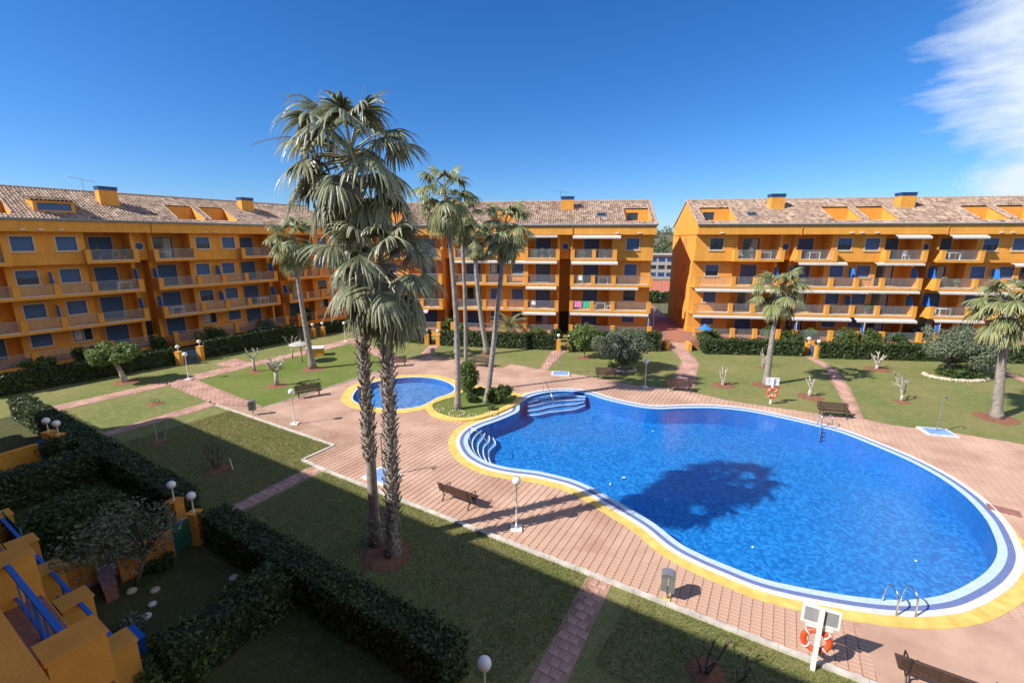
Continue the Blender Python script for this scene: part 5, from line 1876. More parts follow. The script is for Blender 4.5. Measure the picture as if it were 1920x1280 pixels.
def gate(label, a, b, h, m, bars=True, z0=0.1):
    a, b = Vector((a.x, a.y, 0)), Vector((b.x, b.y, 0))
    ang = math.atan2(b.y - a.y, b.x - a.x)
    L = (b - a).length
    T = thing('garden_gate', label, 'gate', a, ang)
    f = MB()
    f.box(0, L, -0.02, 0.02, h - 0.05, h)
    f.box(0, L, -0.02, 0.02, z0, z0 + 0.05)
    f.box(0, 0.04, -0.02, 0.02, z0 + 0.05, h - 0.05)
    f.box(L - 0.04, L, -0.02, 0.02, z0 + 0.05, h - 0.05)
    f.build('gate_frame', M['blue_paint'], T)
    if bars:
        for i in range(1, 9):
            MB().box(L * i / 9 - 0.012, L * i / 9 + 0.012, -0.012, 0.012, z0 + 0.052, h - 0.052).build('bar', M['navy'], T)
    if m:
        MB().box(0.042, L - 0.042, 0.022, 0.045, z0 + 0.02, h - 0.01).build('panel', M[m], T)
    # feet of the frame reach the ground
    MB().box(0.0, 0.04, -0.015, 0.015, 0.0, z0).build('hinge_post', M['navy'], T)
    return T
gate('green canvas garden gate between the lamp pillars', uv(17.62, 6.48), uv(17.62, 5.88), 1.15, 'green_panel')
gate('blue barred gate at the left edge', uv(31.4, 6.3), uv(31.4, 5.72), 1.1, None)
gate('barred gate of the right garden path', at(1517, 665), at(1527, 669), 1.0, None)
gate('barred gate of the left block garden', at(345, 683), at(371, 677), 1.1, None)

# low garden walls on the near side
def low_wall(label, a, b, w_, h, m='orange'):
    a, b = Vector((a.x, a.y, 0)), Vector((b.x, b.y, 0))
    ang = math.atan2(b.y - a.y, b.x - a.x)
    L = (b - a).length
    T = thing('garden_wall', label, 'wall', a, ang)
    MB().box(0, L, 0, w_, -0.02, h).build('wall', M[m], T)
    MB().box(-0.02, L + 0.02, -0.03, w_ + 0.03, h, h + 0.05).build('wall_coping', M[m], T)
    return T
low_wall('low orange garden wall beside the green gate', uv(17.75, 5.86), uv(17.75, 4.3), 0.22, 0.95, 'orange_dirty')
low_wall('low orange wall with rail at the left edge', uv(31.5, 5.68), uv(31.3, 3.3), 0.25, 0.95)
low_wall('low red brick planter wall by the terraces', uv(18.3, 3.95), uv(16.9, 3.7), 0.3, 0.45, 'terr_tile2')
low_wall('orange stub wall at the foot of the terraces', uv(18.75, 3.1), uv(18.35, 4.0), 0.22, 0.8)
t = thing('green_windbreak', 'dark green canvas windbreak on the left terrace', 'windbreak', uv(20.6, 2.9, 0.6), UA)
MB().box(0, 2.0, -0.01, 0.01, 0.05, 1.1).build('canvas', M['green_panel'], t)
MB().box(-0.04, 0.0, -0.02, 0.02, 0.0, 1.15).build('pole', M['greymetal'], t)
MB().box(2.0, 2.04, -0.02, 0.02, 0.0, 1.15).build('pole', M['greymetal'], t)
t = thing('folding_panel', 'grey folding panel with pale edge at the left picture edge', 'panel', uv(15.1, 1.75, 3.2), UA)
MB().add([(0, 0, 1.05), (1.5, 0, 1.25), (1.5, 0.9, 1.25), (0, 0.9, 1.05), (0, 0, 1.08), (1.5, 0, 1.28), (1.5, 0.9, 1.28), (0, 0.9, 1.08)], [(0, 1, 2, 3), (7, 6, 5, 4), (0, 4, 5, 1), (1, 5, 6, 2), (2, 6, 7, 3), (3, 7, 4, 0)]).build('top_panel', M['signback'], t)
MB().tube([(0.05, 0.45, 0), (0.05, 0.45, 1.06)], 0.025, 6).tube([(1.45, 0.45, 0), (1.45, 0.45, 1.25)], 0.025, 6).build('legs', M['greymetal'], t)
t = thing('planter_box', 'blue planter box at the foot of the terraces', 'planter', uv(14.2, 3.35, 0), UA)
MB().box(-0.35, 0.35, -0.25, 0.25, 0.0, 0.45).box(-0.38, 0.38, -0.28, 0.28, 0.45, 0.5).build('box', M['blue_paint'], t)
for i, (u, v) in enumerate(((18.5, 4.6), (17.6, 5.0), (16.8, 4.3), (16.2, 4.7), (15.6, 4.4), (15.2, 4.1), (14.6, 6.3), (14.0, 6.35), (13.6, 6.3))):
    p = uv(u, v)
    o = MB().ball((0, 0, 0), rnd.uniform(0.1, 0.16), 8, 5, 0.6).build('garden_stone', M['offwhite' if i in (7, 4, 5) else 'stone'])
    o.location = (p.x, p.y, 0.05)
    tag(o, 'pale edging stone along the shaded garden lawn below the terraces', 'stone', 'edging stones of the shaded garden')

for i, (u, v, z, lb) in enumerate(((15.9, 2.2, 0.6, 'clay pot with a plant on the lower terrace, nearest the blue planter'), (18.6, 2.3, 0.6, 'clay pot with a plant on the lower terrace below the upper rail'), (12.2, 0.9, 3.2, 'clay pot with a plant on the upper terrace tiles'), (21.0, 2.2, 0.6, 'clay pot with a plant on the lower terrace by the green windbreak'))):
    POTS.append((lb, uv(u, v, z), i))

# benches: slatted seat and back on iron frames
def bench(label, c, ang, L=1.75):
    T = thing('park_bench', label, 'bench', (c.x, c.y, c.z), ang, 'brown slatted benches')
    for i in range(4):
        y = -0.2 + i * 0.125
        MB().box(-L / 2, L / 2, y, y + 0.105, 0.43, 0.465).build('seat_slat', M['bench'], T)
    for i in range(3):
        z = 0.55 + i * 0.125
        y = 0.30 + i * 0.035
        MB().obox((-L / 2, y, z), (L / 2, y, z), 0.03, 0.11, Vector((0, 0.25, 1))).build('back_slat', M['bench'], T)
    for s in (-1, 1):
        x = s * (L / 2 - 0.2)
        f = MB()
        f.obox((x, -0.22, 0.41), (x, 0.3, 0.41), 0.04, 0.04)
        f.tube([(x, -0.18, 0.4), (x, -0.24, 0.25), (x, -0.16, 0.12), (x, -0.26, 0.0)], 0.025, 6)
        f.tube([(x, 0.26, 0.4), (x, 0.2, 0.22), (x, 0.3, 0.1), (x, 0.34, 0.0)], 0.025, 6)
        f.tube([(x, -0.17, 0.14), (x, 0.05, 0.22), (x, 0.22, 0.16)], 0.018, 6)
        f.obox((x, 0.27, 0.4), (x, 0.40, 0.9), 0.035, 0.04)
        f.tube([(x, -0.23, 0.43), (x, -0.22, 0.62), (x, 0.0, 0.66), (x, 0.3, 0.62)], 0.02, 6)
        f.build('bench_frame', M['iron'], T)
    return T
Z0 = 0.046
def lift(p, z=Z0):
    return Vector((p.x, p.y, z))
bench('brown slatted bench on the paving beside the twin palms', lift(at(862, 942)), UA)
bench('dark bench on the lawn edge left of the paddling pool', lift(at(580, 745), 0.03), math.atan2(0.42, 0.9) + R(6))
bench('brown bench at the foot of the middle lawn behind the island', lift(at(900, 688)), A0 - R(12))
bench('dark bench in the shade of the left olive tree', lift(at(1137, 711), 0.03), A0 + R(2))
bench('bench at the paving edge straight below the steps', lift(at(1274, 734)), A0 - R(3))
bench('brown bench at the far pool edge near the ladder', lift(at(1562, 783)), R(-15))
bench('bench cut by the bottom right corner', lift(at(1775, 1302)), UA, 2.1)
bench('dark bench mostly hidden behind the twin palm trunks', lift(at(745, 688), 0.03), R(20))

# bins
def litter_bin(label, p, ang, s=1.0):
    T = thing('litter_bin', label, 'bin', (p.x, p.y, p.z), ang, 'grey litter bins')
    MB().box(-0.1, 0.1, -0.1, 0.1, -0.02, 0.03).build('foot', M['yellow'], T)
    MB().tube([(0, 0.0, 0.0), (0, 0.0, 0.45 * s)], 0.035, 8).build('post', M['greymetal'], T)
    for sx in (-1, 1):
        MB().box(0.012 if sx > 0 else -0.2, 0.2 if sx > 0 else -0.012, -0.15, 0.15, 0.36, 0.86).build('bucket', M['bin'], T)
    h = MB()
    pr_ = [(-0.21, 0.862), (0.21, 0.862), (0.21, 0.9), (0.12, 0.97), (0, 0.99), (-0.12, 0.97), (-0.21, 0.9)]
    n = len(pr_)
    h.add([(x, y, z) for y in (-0.16, 0.16) for x, z in pr_], [tuple(range(n)), tuple(range(2 * n - 1, n - 1, -1))] + [(i, n + i, n + (i + 1) % n, (i + 1) % n) for i in range(n)])
    h.build('hood', M['greymetal'], T)
    return T
litter_bin('grey double litter bin by the near kerb', lift(at(1250, 1124)), R(-22))
litter_bin('grey litter bin where the wide path meets the paving', lift(at(475, 779)), R(20))
litter_bin('small grey bin at the foot of the left middle gate path', lift(at(812, 672), 0.02), R(0))

# lifebuoy signs
def buoy_sign(label, p, ang, back):
    T = thing('lifebuoy_sign', label, 'sign', (p.x, p.y, 0), ang, 'white pool signs with lifebuoys')
    MB().box(-0.05, 0.05, -0.04, 0.04, -0.03, 1.85).build('post', M['white'], T)
    bd = MB().box(-0.42, 0.42, 0.045, 0.075, 1.33, 1.87).build('board', M['white'], T)
    if back:
        for x0, x1 in ((-0.36, -0.06), (0.06, 0.36)):
            MB().box(x0, x1, 0.035, 0.043, 1.41, 1.8).build('back_panel', M['signback'], bd)
        MB().box(-0.3, 0.3, 0.05, 0.07, 1.22, 1.29).build('lower_board', M['white'], T)
        y0, s = -0.1, 1
    else:
        for k in range(6):
            MB().box(-0.34, 0.34 - 0.12 * (k % 3), 0.0, 0.003, 0.0, 0.022).build('print_line', M['signback'], bd, loc=(0, 0.041, 1.78 - k * 0.07))
        y0 = -0.1
    # torus
    b = MB()
    RR, rr_ = 0.29, 0.075
    N, K = 28, 10
    vs = [((RR + rr_ * math.cos(2 * math.pi * k / K)) * math.cos(2 * math.pi * i / N), rr_ * 0.8 * math.sin(2 * math.pi * k / K), (RR + rr_ * math.cos(2 * math.pi * k / K)) * math.sin(2 * math.pi * i / N)) for i in range(N) for k in range(K)]
    fs = [(i * K + k, i * K + (k + 1) % K, ((i + 1) % N) * K + (k + 1) % K, ((i + 1) % N) * K + k) for i in range(N) for k in range(K)]
    b.add(vs, fs)
    rg = b.build('lifebuoy', M['ring'], T, True, (0, 0.11 if back else -0.11, 0.82))
    for a in (45, 135, 225, 315):
        a = R(a)
        s_ = MB()
        pts = [(RR * math.cos(a) + 0.085 * math.cos(a) * math.cos(t_), 0.072 * math.sin(t_), RR * math.sin(a) + 0.085 * math.sin(a) * math.cos(t_)) for t_ in [2 * math.pi * i / 12 for i in range(13)]]
        s_.tube(pts, 0.018, 5)
        s_.build('rope_band', M['white'], rg)
    MB().box(-0.03, 0.03, 0.04 if back else -0.1, 0.1 if back else -0.04, 0.98, 1.02).build('hook', M['greymetal'], T)
    return T
buoy_sign('white sign with lifebuoy at the near kerb, seen from behind', at(1523, 1254), UA + math.pi + R(6), True)
buoy_sign('white sign with lifebuoy on the far lawn edge', at(1444, 757), R(-8), False)

# showers on blue trays
def shower(label, p, ang, tray=1.0):
    T = thing('pool_shower', label, 'shower', (p.x, p.y, p.z), ang, 'pool showers on pale blue trays')
    MB().box(-0.75, 0.75, -0.6, 0.6, -0.02, 0.09).build('kerb_frame', M['coping'], T)
    MB().box(-0.6, 0.6, -0.45, 0.45, 0.091, 0.1).build('tray', M['blue_tray'], T)
    MB().tube([(0, 0.1, 0.1), (0, 0.1, 2.1), (0, 0.02, 2.22), (0, -0.15, 2.24)], [0.03, 0.03, 0.025, 0.02], 8).build('riser', M['greymetal'], T)
    MB().lathe([(0.02, 0.05), (0.09, 0.0), (0.001, -0.005)], 12, (0, -0.2, 2.2)).build('shower_head', M['steel'], T)
    return T
shower('shower on a pale blue tray by the middle path', lift(at(1051, 702), 0.03), A0)
shower('shower pipe on a pale blue tray at the far right pool edge', lift(at(1757, 812), 0.03), R(-14))
shower('shower hidden behind the twin palm trunks', lift(at(716, 895), 0.03), UA + math.pi)

# ladders and handrails
def ladder(label, p, ang):
    T = thing('pool_ladder', label, 'ladder', (p.x, p.y, 0.05), ang, 'steel pool ladders')
    for s in (-0.27, 0.27):
        pts = [(s, 0.55, 0.0), (s, 0.52, 0.45)] + [(s, 0.27 + 0.25 * math.cos(R(a)), 0.5 + 0.25 * math.sin(R(a))) for a in range(0, 181, 30)] + [(s, -0.02, 0.2), (s, -0.1, -0.9)]
        MB().tube(pts, 0.026, 8).build('side_rail', M['steel'], T, True)
    for z in (-0.25, -0.5, -0.75):
        MB().box(-0.25, 0.25, -0.13, -0.03, z - 0.02, z + 0.02).build('rung', M['steel'], T)
    return T
ladder('steel ladder at the near right pool edge', at(1672, 1130), R(180 - 4))
ladder('steel ladder at the far pool edge', at(1549, 803), R(-15))
t = thing('handrail', 'steel handrail beside the left pool steps', 'handrail', at(881, 832, 0.05))
a, b = Vector((0, 0, 0)), at(915, 838) - at(881, 832)
MB().tube([a, a + Vector((0, 0, 0.85)), a + Vector((0.12, 0.02, 0.95)), b * 0.55 + Vector((0, 0, 0.75)), b + Vector((0, 0, 0.25)), b + Vector((0, 0, -0.6))], 0.024, 8).build('rail', M['steel'], t, True)
t = thing('handrail', 'steel handrail beside the back pool steps', 'handrail', at(1019, 735, 0.05))
b = at(1037, 752) - at(1019, 735)
b.z = 0
MB().tube([a, a + Vector((0, 0, 0.85)), a + b * 0.15 + Vector((0, 0, 0.95)), b * 0.6 + Vector((0, 0, 0.6)), b + Vector((0, 0, 0.1)), b + Vector((0, 0, -0.6))], 0.024, 8).build('rail', M['steel'], t, True)

# garden parasol of concrete and orange barbecue block on the green lawn
t = thing('mushroom_parasol', 'grey mushroom shaped shelter on the green lawn', 'parasol', at(567, 679))
MB().tube([(0, 0, -0.02), (0, 0, 1.75)], [0.07, 0.05], 10).build('stem', M['concrete'], t, True)
MB().lathe([(0.001, 2.25), (0.04, 2.2), (0.07, 2.0), (0.45, 1.9), (0.95, 1.76), (1.02, 1.68), (0.95, 1.68), (0.3, 1.74), (0.001, 1.74)], 22).build('canopy', M['concrete'], t, True)
t = thing('masonry_table', 'orange masonry block with a white top on the green lawn', 'table', at(592, 666), R(15))
MB().box(-0.75, 0.75, -0.5, 0.5, -0.02, 0.75).build('base', M['orange'], t)
MB().box(-0.82, 0.82, -0.57, 0.57, 0.75, 0.83).build('top', M['white'], t)
# manhole and drain covers
p = at(1882, 958)
o = MB().box(-0.5, 0.5, -0.28, 0.28, 0.0, 0.012).build('drain_cover', M['terr_tile2'], loc=(p.x, p.y, 0.047))
o.rotation_euler = (0, 0, R(-38))
tag(o, 'dark rectangular drain cover on the paving at the far right', 'cover')

# steps and raised court between the middle and the right block
pl = thing('raised_passage', 'raised terracotta passage with steps between the two sunny blocks', 'passage')
pl['kind'] = 'structure'
del pl['category']
s_mid = -2.45
def lp(s, y, z=0.0):
    return LP(P0, E0, N0, s, y, z)
pp = [lp(-4.6, 1.0), lp(-4.6, -4.6), lp(-0.25, -4.6), lp(-0.25, 1.0)]
MB().prism([(q.x, q.y) for q in [lp(-4.55, 26), lp(-4.55, -4.2), lp(-0.3, -4.2), lp(-0.3, 26)]], -0.02, 0.75).build('passage_floor', M['terracotta'], pl)
sa, sb_ = at(1258, 651), at(1284, 651)
for k in range(5):
    z = 0.75 - 0.15 * (k + 1) + 0.0
    d0 = -4.2 - 0.33 * (k + 1)
    a0, b0 = lp(-3.55, d0), lp(-1.75, d0)
    a1, b1 = lp(-3.55, d0 + 0.33), lp(-1.75, d0 + 0.33)
    if z > 0.01:
        MB().prism([(q.x, q.y) for q in (a0, b0, b1, a1)], -0.02, z).build('step', M['paver'], pl)
for s in (-3.75, -1.55):
    MB().prism([(q.x, q.y) for q in (lp(s - 0.18, -5.6), lp(s + 0.18, -5.6), lp(s + 0.18, -4.22), lp(s - 0.18, -4.22))], -0.02, 0.8).build('step_cheek', M['orange'], pl)
for s0_, s1_ in ((-4.5, -3.6), (-1.7, -0.35)):
    r = MB()
    for z in (1.25, 1.65):
        r.tube([lp(s0_, -4.1, z), lp(s1_, -4.1, z)], 0.025, 6)
    for s in np.linspace(s0_, s1_, 5):
        r.tube([lp(s, -4.1, 0.74), lp(s, -4.1, 1.66)], 0.02, 6)
    r.build('railing', M['greymetal'], pl)
lamp('globe lamp standing in the passage between the blocks, near one', lp(-3.9, 2.0), 2.5, 0.2, False, zb=0.75)
lamp('globe lamp deep in the passage between the blocks, left one', lp(-3.6, 15), 2.5, 0.2, False, zb=0.75)
lamp('globe lamp deep in the passage between the blocks, right one', lp(-1.2, 13), 2.5, 0.2, False, zb=0.75)

def sun_umbrella(label, p, h, m, zb=0.0):
    T = thing('folded_parasol', label, 'parasol', (p.x, p.y, zb))
    MB().tube([(0, 0, 0), (0, 0, h)], 0.025, 6).build('pole', M['white'], T)
    MB().lathe([(0.001, h + 0.05), (0.2, h - 0.15), (0.75, h - 0.5), (0.7, h - 0.53), (0.001, h - 0.3)], 8).build('canopy', M[m], T)
    return T
sun_umbrella('blue parasol at the hedge corner right of the steps', lp(0.6, -2.6), 2.3, 'screen_blue')
# blue corner screens by the ground floor terraces
for lb, s in (('blue canvas screen on the corner terrace left of the steps', -5.0), ('blue canvas screen on the ground floor below the second stairwell', 10.5), ('blue canvas screen on the ground floor in the middle of the right block', 17.2), ('blue canvas screen on the ground floor right of the second stairwell', 24.4)):
    p = lp(s, -0.9, 0.6)
    T = thing('canvas_screen', lb, 'screen', p, A0 + R(70), 'blue canvas screens of the ground floor')
    MB().add([(0, -0.012, 0.9), (1.3, -0.012, 0.75), (1.3, -0.012, 1.5), (0, -0.012, 1.9), (0, 0.012, 0.9), (1.3, 0.012, 0.75), (1.3, 0.012, 1.5), (0, 0.012, 1.9)], [(0, 1, 2, 3), (7, 6, 5, 4), (0, 4, 5, 1), (1, 5, 6, 2), (2, 6, 7, 3), (3, 7, 4, 0)]).build('canvas', M['screen_blue'], T)
    MB().tube([(0, 0, 0), (0, 0, 1.95)], 0.02, 6).tube([(1.3, 0, 0), (1.3, 0, 1.55)], 0.02, 6).build('frame', M['white'], T)

# balcony things
def b_table(label, p, ang):
    T = thing('balcony_table', label, 'table', p, ang, 'white tables on balconies')
    MB().box(-0.6, 0.6, -0.35, 0.35, 0.7, 0.74).build('top', M['white'], T)
    for x in (-0.5, 0.5):
        for y in (-0.28, 0.28):
            MB().box(x - 0.03, x + 0.03, y - 0.03, y + 0.03, 0, 0.7).build('leg', M['white'], T)
    return T
def b_chair(label, p, ang):
    T = thing('balcony_chair', label, 'chair', p, ang, 'white chairs on balconies')
    MB().box(-0.23, 0.23, -0.23, 0.23, 0.42, 0.46).build('seat', M['white'], T)
    MB().box(-0.23, 0.23, 0.2, 0.24, 0.46, 0.95).build('backrest', M['white'], T)
    for x in (-0.2, 0.2):
        for y in (-0.2, 0.2):
            MB().box(x - 0.02, x + 0.02, y - 0.02, y + 0.02, 0, 0.42).build('leg', M['white'], T)
    return T
def b_plant(label, p, h, mn, seed):
    rs = np.random.RandomState(seed)
    T = thing('potted_plant', label, 'plant', p, 0, 'potted plants on balconies')
    MB().lathe([(0.001, 0.0), (0.13, 0.0), (0.18, 0.3), (0.16, 0.3), (0.15, 0.25), (0.001, 0.25)], 12).build('pot', M['pot'], T)
    cs, rad = clumps(0.2, 0.2, h * 0.4, 0.3 + h * 0.5, 7, 0.2, rs)
    P, d, idx = cloud(cs, rad, 260, rs, 0.3)
    P[:, 2] = np.maximum(P[:, 2], 0.27)
    leaves('foliage', M[mn], P, 0.09, T, rs=rs, nrmls=d)
    return T
def ll(s, y, z):
    return LP(PL, EL, NL, s, y, z)
b_table('white table on the second floor balcony left of the first stairwell of the left block', ll(8.9, 1.0, FZ[2] + 0.12), AL)
b_table('white table on the first floor balcony right of the first stairwell of the left block', ll(13.0, 1.0, FZ[1] + 0.12), AL)
b_table('white table on the first floor balcony nearest the leaning palm of the left block', ll(22.3, 1.0, FZ[1] + 0.12), AL)
b_table('white table on the top floor balcony right of the first stairwell of the left block', ll(12.6, 1.1, FZ[3] + 0.12), AL)
b_table('white table on the second floor balcony of the middle block, right end', lp(-10.0, 1.1, FZ[2]), A0)
b_table('white table on the first floor balcony of the middle block, right end', lp(-10.2, 1.1, FZ[1]), A0)
b_chair('white chair left of the table on the first floor of the middle block', lp(-11.0, 0.95, FZ[1]), A0 + R(80))
b_chair('white chair right of the table on the first floor of the middle block', lp(-9.3, 0.95, FZ[1]), A0 - R(80))
b_chair('white chair on the second floor of the middle block beside its stairwell', lp(-12.6, 0.9, FZ[2]), A0)
b_chair('white chair on the first floor left of the middle block stairwell', lp(-18.0, 0.9, FZ[1]), A0)
b_table('white table on the top floor balcony of the right block, left end', lp(7.2, 1.1, FZ[3]), A0)
b_chair('white stool on the top floor balcony of the right block, left end', lp(4.6, 1.0, FZ[3]), A0)
b_table('white table on the top floor balcony right of the first stairwell of the right block', lp(12.2, 1.2, FZ[3]), A0)
b_chair('white chair on the top floor balcony left of the second stairwell', lp(21.2, 1.0, FZ[3]), A0)
b_table('white table on the top floor right of the second stairwell of the right block', lp(25.6, 1.0, FZ[3]), A0)
b_table('white table on the first floor right of the second stairwell', lp(25.8, 1.0, FZ[1]), A0)
pls = [(lp(-17.8, 0.6, FZ[3]), 'agave like pot plant on the top floor left of the middle stairwell, left one'), (lp(-17.0, 0.6, FZ[3]), 'agave like pot plant on the top floor left of the middle stairwell, middle one'), (lp(-16.1, 0.6, FZ[3]), 'agave like pot plant on the top floor left of the middle stairwell, right one'),
    (lp(-12.4, 0.6, FZ[3]), 'low pot plant on the top floor right of the middle stairwell, left one'), (lp(-9.9, 0.6, FZ[3]), 'tall pot plant on the top floor right of the middle stairwell'),
    (lp(5.7, 0.6, FZ[3]), 'leafy pot plant on the top floor, left end of the right block'), (lp(14.2, 0.6, FZ[1]), 'big cactus pot on the first floor of the right block, left of centre'), (lp(18.0, 0.6, FZ[1]), 'pot plant on the first floor of the right block, right of centre'),
    (lp(25.0, 0.6, FZ[2]), 'bushy pot plant on the second floor right of the second stairwell, left one'), (lp(26.3, 0.6, FZ[2]), 'bushy pot plant on the second floor right of the second stairwell, right one'),
    (ll(6.4, 0.6, FZ[3] + 0.12), 'pot plant on the top left balcony of the left block, first from the left'), (ll(7.3, 0.6, FZ[3] + 0.12), 'pot plant on the top left balcony of the left block, second from the left'),
    (ll(8.4, 0.6, FZ[3] + 0.12), 'pot plant on the top left balcony of the left block, third from the left'), (ll(9.2, 0.6, FZ[3] + 0.12), 'pot plant on the top left balcony of the left block, last before the stairwell')]
for lb, p, i in POTS:
    b_plant(lb, p, 0.6, ('bush', 'citrus')[i % 2], 340 + i)
for i, (p, lb) in enumerate(pls):
    b_plant(lb, p, 0.55 + 0.3 * (i % 3), ('citrus', 'bush', 'olive')[i % 3], 300 + i)
def towel(label, s, m):
    T = thing('towel', label, 'towel', lp(s, 0.12, FZ[1]), A0)
    b = MB()
    n = 9
    for k in range(n):
        x0, x1 = -0.45 + 0.9 * k / n, -0.45 + 0.9 * (k + 1) / n
        w0, w1 = 0.02 * math.sin(k * 1.9), 0.02 * math.sin((k + 1) * 1.9)
        b.quad((x0, -0.045 + w0, 0.3), (x1, -0.045 + w1, 0.3), (x1, -0.035, 1.012), (x0, -0.035, 1.012))
        b.quad((x0, -0.035, 1.012), (x1, -0.035, 1.012), (x1, 0.04, 1.012), (x0, 0.04, 1.012))
        b.quad((x0, 0.04, 1.012), (x1, 0.04, 1.012), (x1, 0.05, 0.55), (x0, 0.05, 0.55))
    b.build('cloth', M[m], T)
towel('pink towel drying on the first floor rail of the middle block', -12.85, 'pink_cloth')
towel('green towel drying on the first floor rail of the middle block', -11.8, 'green_cloth')

# roof aerials
def aerial(label, p, ang, L=1.8):
    T = thing('tv_aerial', label, 'aerial', p, ang, 'roof aerials')
    b = MB().tube([(0, 0, 0), (0, 0, 1.15)], 0.025, 5)
    b.build('mast', M['greymetal'], T)
    c = MB().tube([(-L / 2, 0, 1.2), (L / 2, 0, 1.0)], 0.02, 5)
    for k in range(9):
        x = -L / 2 + L * k / 8
        z = 1.2 - 0.2 * k / 8
        c.tube([(x, -0.3 + 0.02 * k, z), (x, 0.3 - 0.02 * k, z)], 0.01, 4)
    c.build('boom', M['greymetal'], T)
zr = roofz(RIDGE_Y)
aerial('roof aerial beside the chimney of the left block', ll(8.6, 6.0, zr + 0.22), AL + R(20), 2.4)
aerial('roof aerial beside the chimney of the middle block', lp(-15.2, 6.0, zr + 0.1), A0 + R(10), 1.6)

# ================================================================== BEYOND THE BLOCKS
# sports court, white pavilion and wooded slope seen through the passage
ct = struct(MB().prism([(q.x, q.y) for q in (lp(-14, 44), lp(26, 44), lp(26, 78), lp(-14, 78))], -0.02, 0.05).build('sports_court', M['red_court']))
for i in range(9):
    s = -3 + i * 2.0
    q = lp(s, 43.5)
    tag(MB().tube([(q.x, q.y, -0.02), (q.x, q.y, 3.0)], 0.04, 6).build('fence_post', M['greymetal']), 'slim grey fence post of the red court seen through the passage', 'post', 'court fence posts')
T = thing('pavilion', 'white pavilion with rows of openings beyond the red court', 'building', lp(-4, 84), A0)
MB().box(-14, 30, 0, 8, -0.02, 6.8).build('wall', M['concrete'], T)
for k in range(3):
    for i in range(18):
        MB().box(-13 + i * 2.4, -11.2 + i * 2.4, -0.05, -0.004, 0.8 + k * 2.1, 1.9 + k * 2.1).build('window', M['navy'] if k != 1 else M['darkglass'], T)
MB().box(-14.5, 30.5, -0.6, 8.5, 6.8, 7.1).build('roof', M['concrete'], T)
hedge('dark boundary hedge behind the passage', lp(-9, 31), lp(6, 31), 1.5, 1.9, 60, 0.2, 80, mname='bush_dark', wob=0.3)
# wooded slope
rs = np.random.RandomState(77)
def slope_h(x, y):
    return np.maximum(0, (y - 118) * 0.085) + 0
gx, gy = np.meshgrid(np.linspace(-120, 240, 40), np.linspace(112, 330, 26))
gz = slope_h(gx, gy) + 1.2 * np.sin(gx * 0.05) * np.sin(gy * 0.04) - 1.0
Vs = np.stack([gx, gy, gz], -1).reshape(-1, 3)
ii = np.arange(25 * 40).reshape(25, 40)[:, :-1].ravel()
Fs = np.stack([ii, ii + 1, ii + 41, ii + 40], 1)
struct(np_mesh('hillside', Vs, Fs, M['scrub']))
N = 260
cx, cy = rs.uniform(-60, 160, N), rs.uniform(116, 300, N)
cs = np.stack([cx, cy, slope_h(cx, cy) + 2.2], 1)
Pc, dc, ic = cloud(cs, np.full(N, 3.2), 22000, rs, 0.6, 0.9)
stuff(leaves('distant_wood', M['bush_dark'], Pc, 0.55, None, np.clip(rs.normal(0.4, 0.25, 22000), 0, 1), rs=rs, nrmls=dc))
for i in range(6):
    x, y = (38, 46, 55, 64, 30, 52)[i], (190, 230, 205, 250, 240, 285)[i]
    T = thing('distant_house', ('cream', 'white', 'ochre', 'small pale', 'tall pale', 'far white')[i] + ' house on the wooded slope seen between the blocks', 'house', (x, y, float(slope_h(x, y)) - 1), R(10 * i))
    MB().box(-4, 4, -3, 3, 0, 6.5).build('wall', M['offwhite' if i % 2 else 'frame'], T)
    MB().add([(-4.3, -3.3, 6.5), (4.3, -3.3, 6.5), (4.3, 3.3, 6.5), (-4.3, 3.3, 6.5), (-4.3, 0, 8.2), (4.3, 0, 8.2)], [(0, 1, 5, 4), (2, 3, 4, 5), (0, 4, 3), (1, 2, 5)]).build('roof', M['roofback'], T)
    for k in range(3):
        MB().box(-3 + k * 2.2, -2 + k * 2.2, -3.04, -3.004, 3.6, 5.0).build('window', M['darkglass'], T)
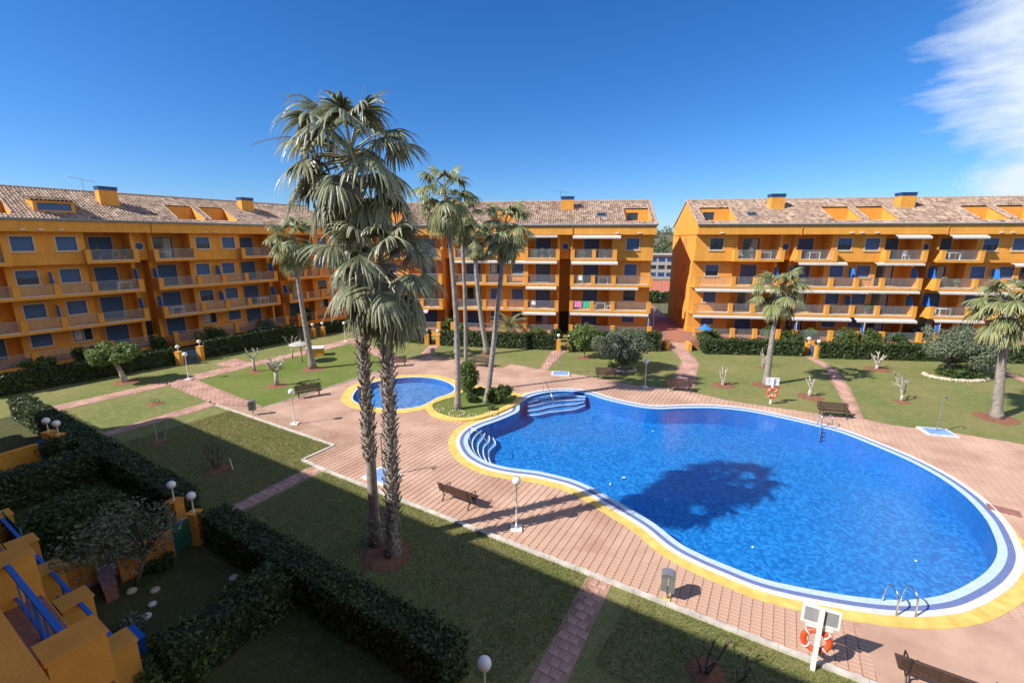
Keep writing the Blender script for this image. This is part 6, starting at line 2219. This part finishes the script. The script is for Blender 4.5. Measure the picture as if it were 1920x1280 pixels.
# far mountains
def mountains(x0, x1, y, h, seed):
    r_ = np.random.RandomState(seed)
    n = 90
    xs = np.linspace(x0, x1, n)
    prof = np.zeros(n)
    for k in range(1, 9):
        prof += r_.normal() * np.sin(xs / (x1 - x0) * 6.28 * k * 0.8 + r_.rand() * 6) / k
    prof = h * (0.65 + 0.3 * (prof - prof.min()) / (prof.max() - prof.min()))
    Vv, rows = [], 6
    for j in range(rows):
        t = j / (rows - 1)
        z = prof * (1 - (1 - t) ** 1.7) * (1 + 0.05 * r_.normal(size=n)) - 5
        Vv.append(np.stack([xs, np.full(n, y + 900 * t), z], 1))
    for t in (1.0,):
        Vv.append(np.stack([xs, np.full(n, y + 2500), np.full(n, -5.0)], 1))
    Vv = np.concatenate(Vv)
    i0 = np.arange(6 * n).reshape(6, n)[:, :-1].ravel()
    return struct(np_mesh('mountains', Vv, np.stack([i0, i0 + 1, i0 + n + 1, i0 + n], 1), M['hill']))
mountains(-3200, 3200, 5200, 150, 5)

# ================================================================== GRASS BLADES on the nearer lawn
def grass(poly, n, seed, hmax=0.06):
    rs = np.random.RandomState(seed)
    xs = [p.x for p in poly]
    ys = [p.y for p in poly]
    X = rs.uniform(min(xs), max(xs), n * 2)
    Y = rs.uniform(min(ys), max(ys), n * 2)
    ok = inside(X, Y, poly)
    X, Y = X[ok][:n], Y[ok][:n]
    n = len(X)
    h = hmax * (0.5 + rs.rand(n))
    a = rs.rand(n) * 6.283
    wd = 0.006 + 0.008 * rs.rand(n)
    lx, ly = rs.normal(0, 0.03, n), rs.normal(0, 0.03, n)
    V = np.empty((n, 3, 3))
    V[:, 0] = np.stack([X - wd * np.cos(a), Y - wd * np.sin(a), np.zeros(n)], 1)
    V[:, 1] = np.stack([X + wd * np.cos(a), Y + wd * np.sin(a), np.zeros(n)], 1)
    V[:, 2] = np.stack([X + lx, Y + ly, h], 1)
    return stuff(np_mesh('grass', V.reshape(-1, 3), np.arange(n * 3).reshape(n, 3), M['blade'], None, np.repeat(rs.rand(n), 3)))
grass([uv(4.8, 7.7), uv(18.1, 7.7), uv(18.1, 12.5), uv(4.0, 12.5)], 60000, 1)
grass([uv(19.1, 7.7), uv(30.5, 7.7), uv(30.5, 15.8), uv(19.1, 15.8)], 70000, 2)
grass([uv(-8, 9.5), uv(3.2, 9.5), uv(3.0, 12.5), uv(-8, 12.5)], 30000, 3)
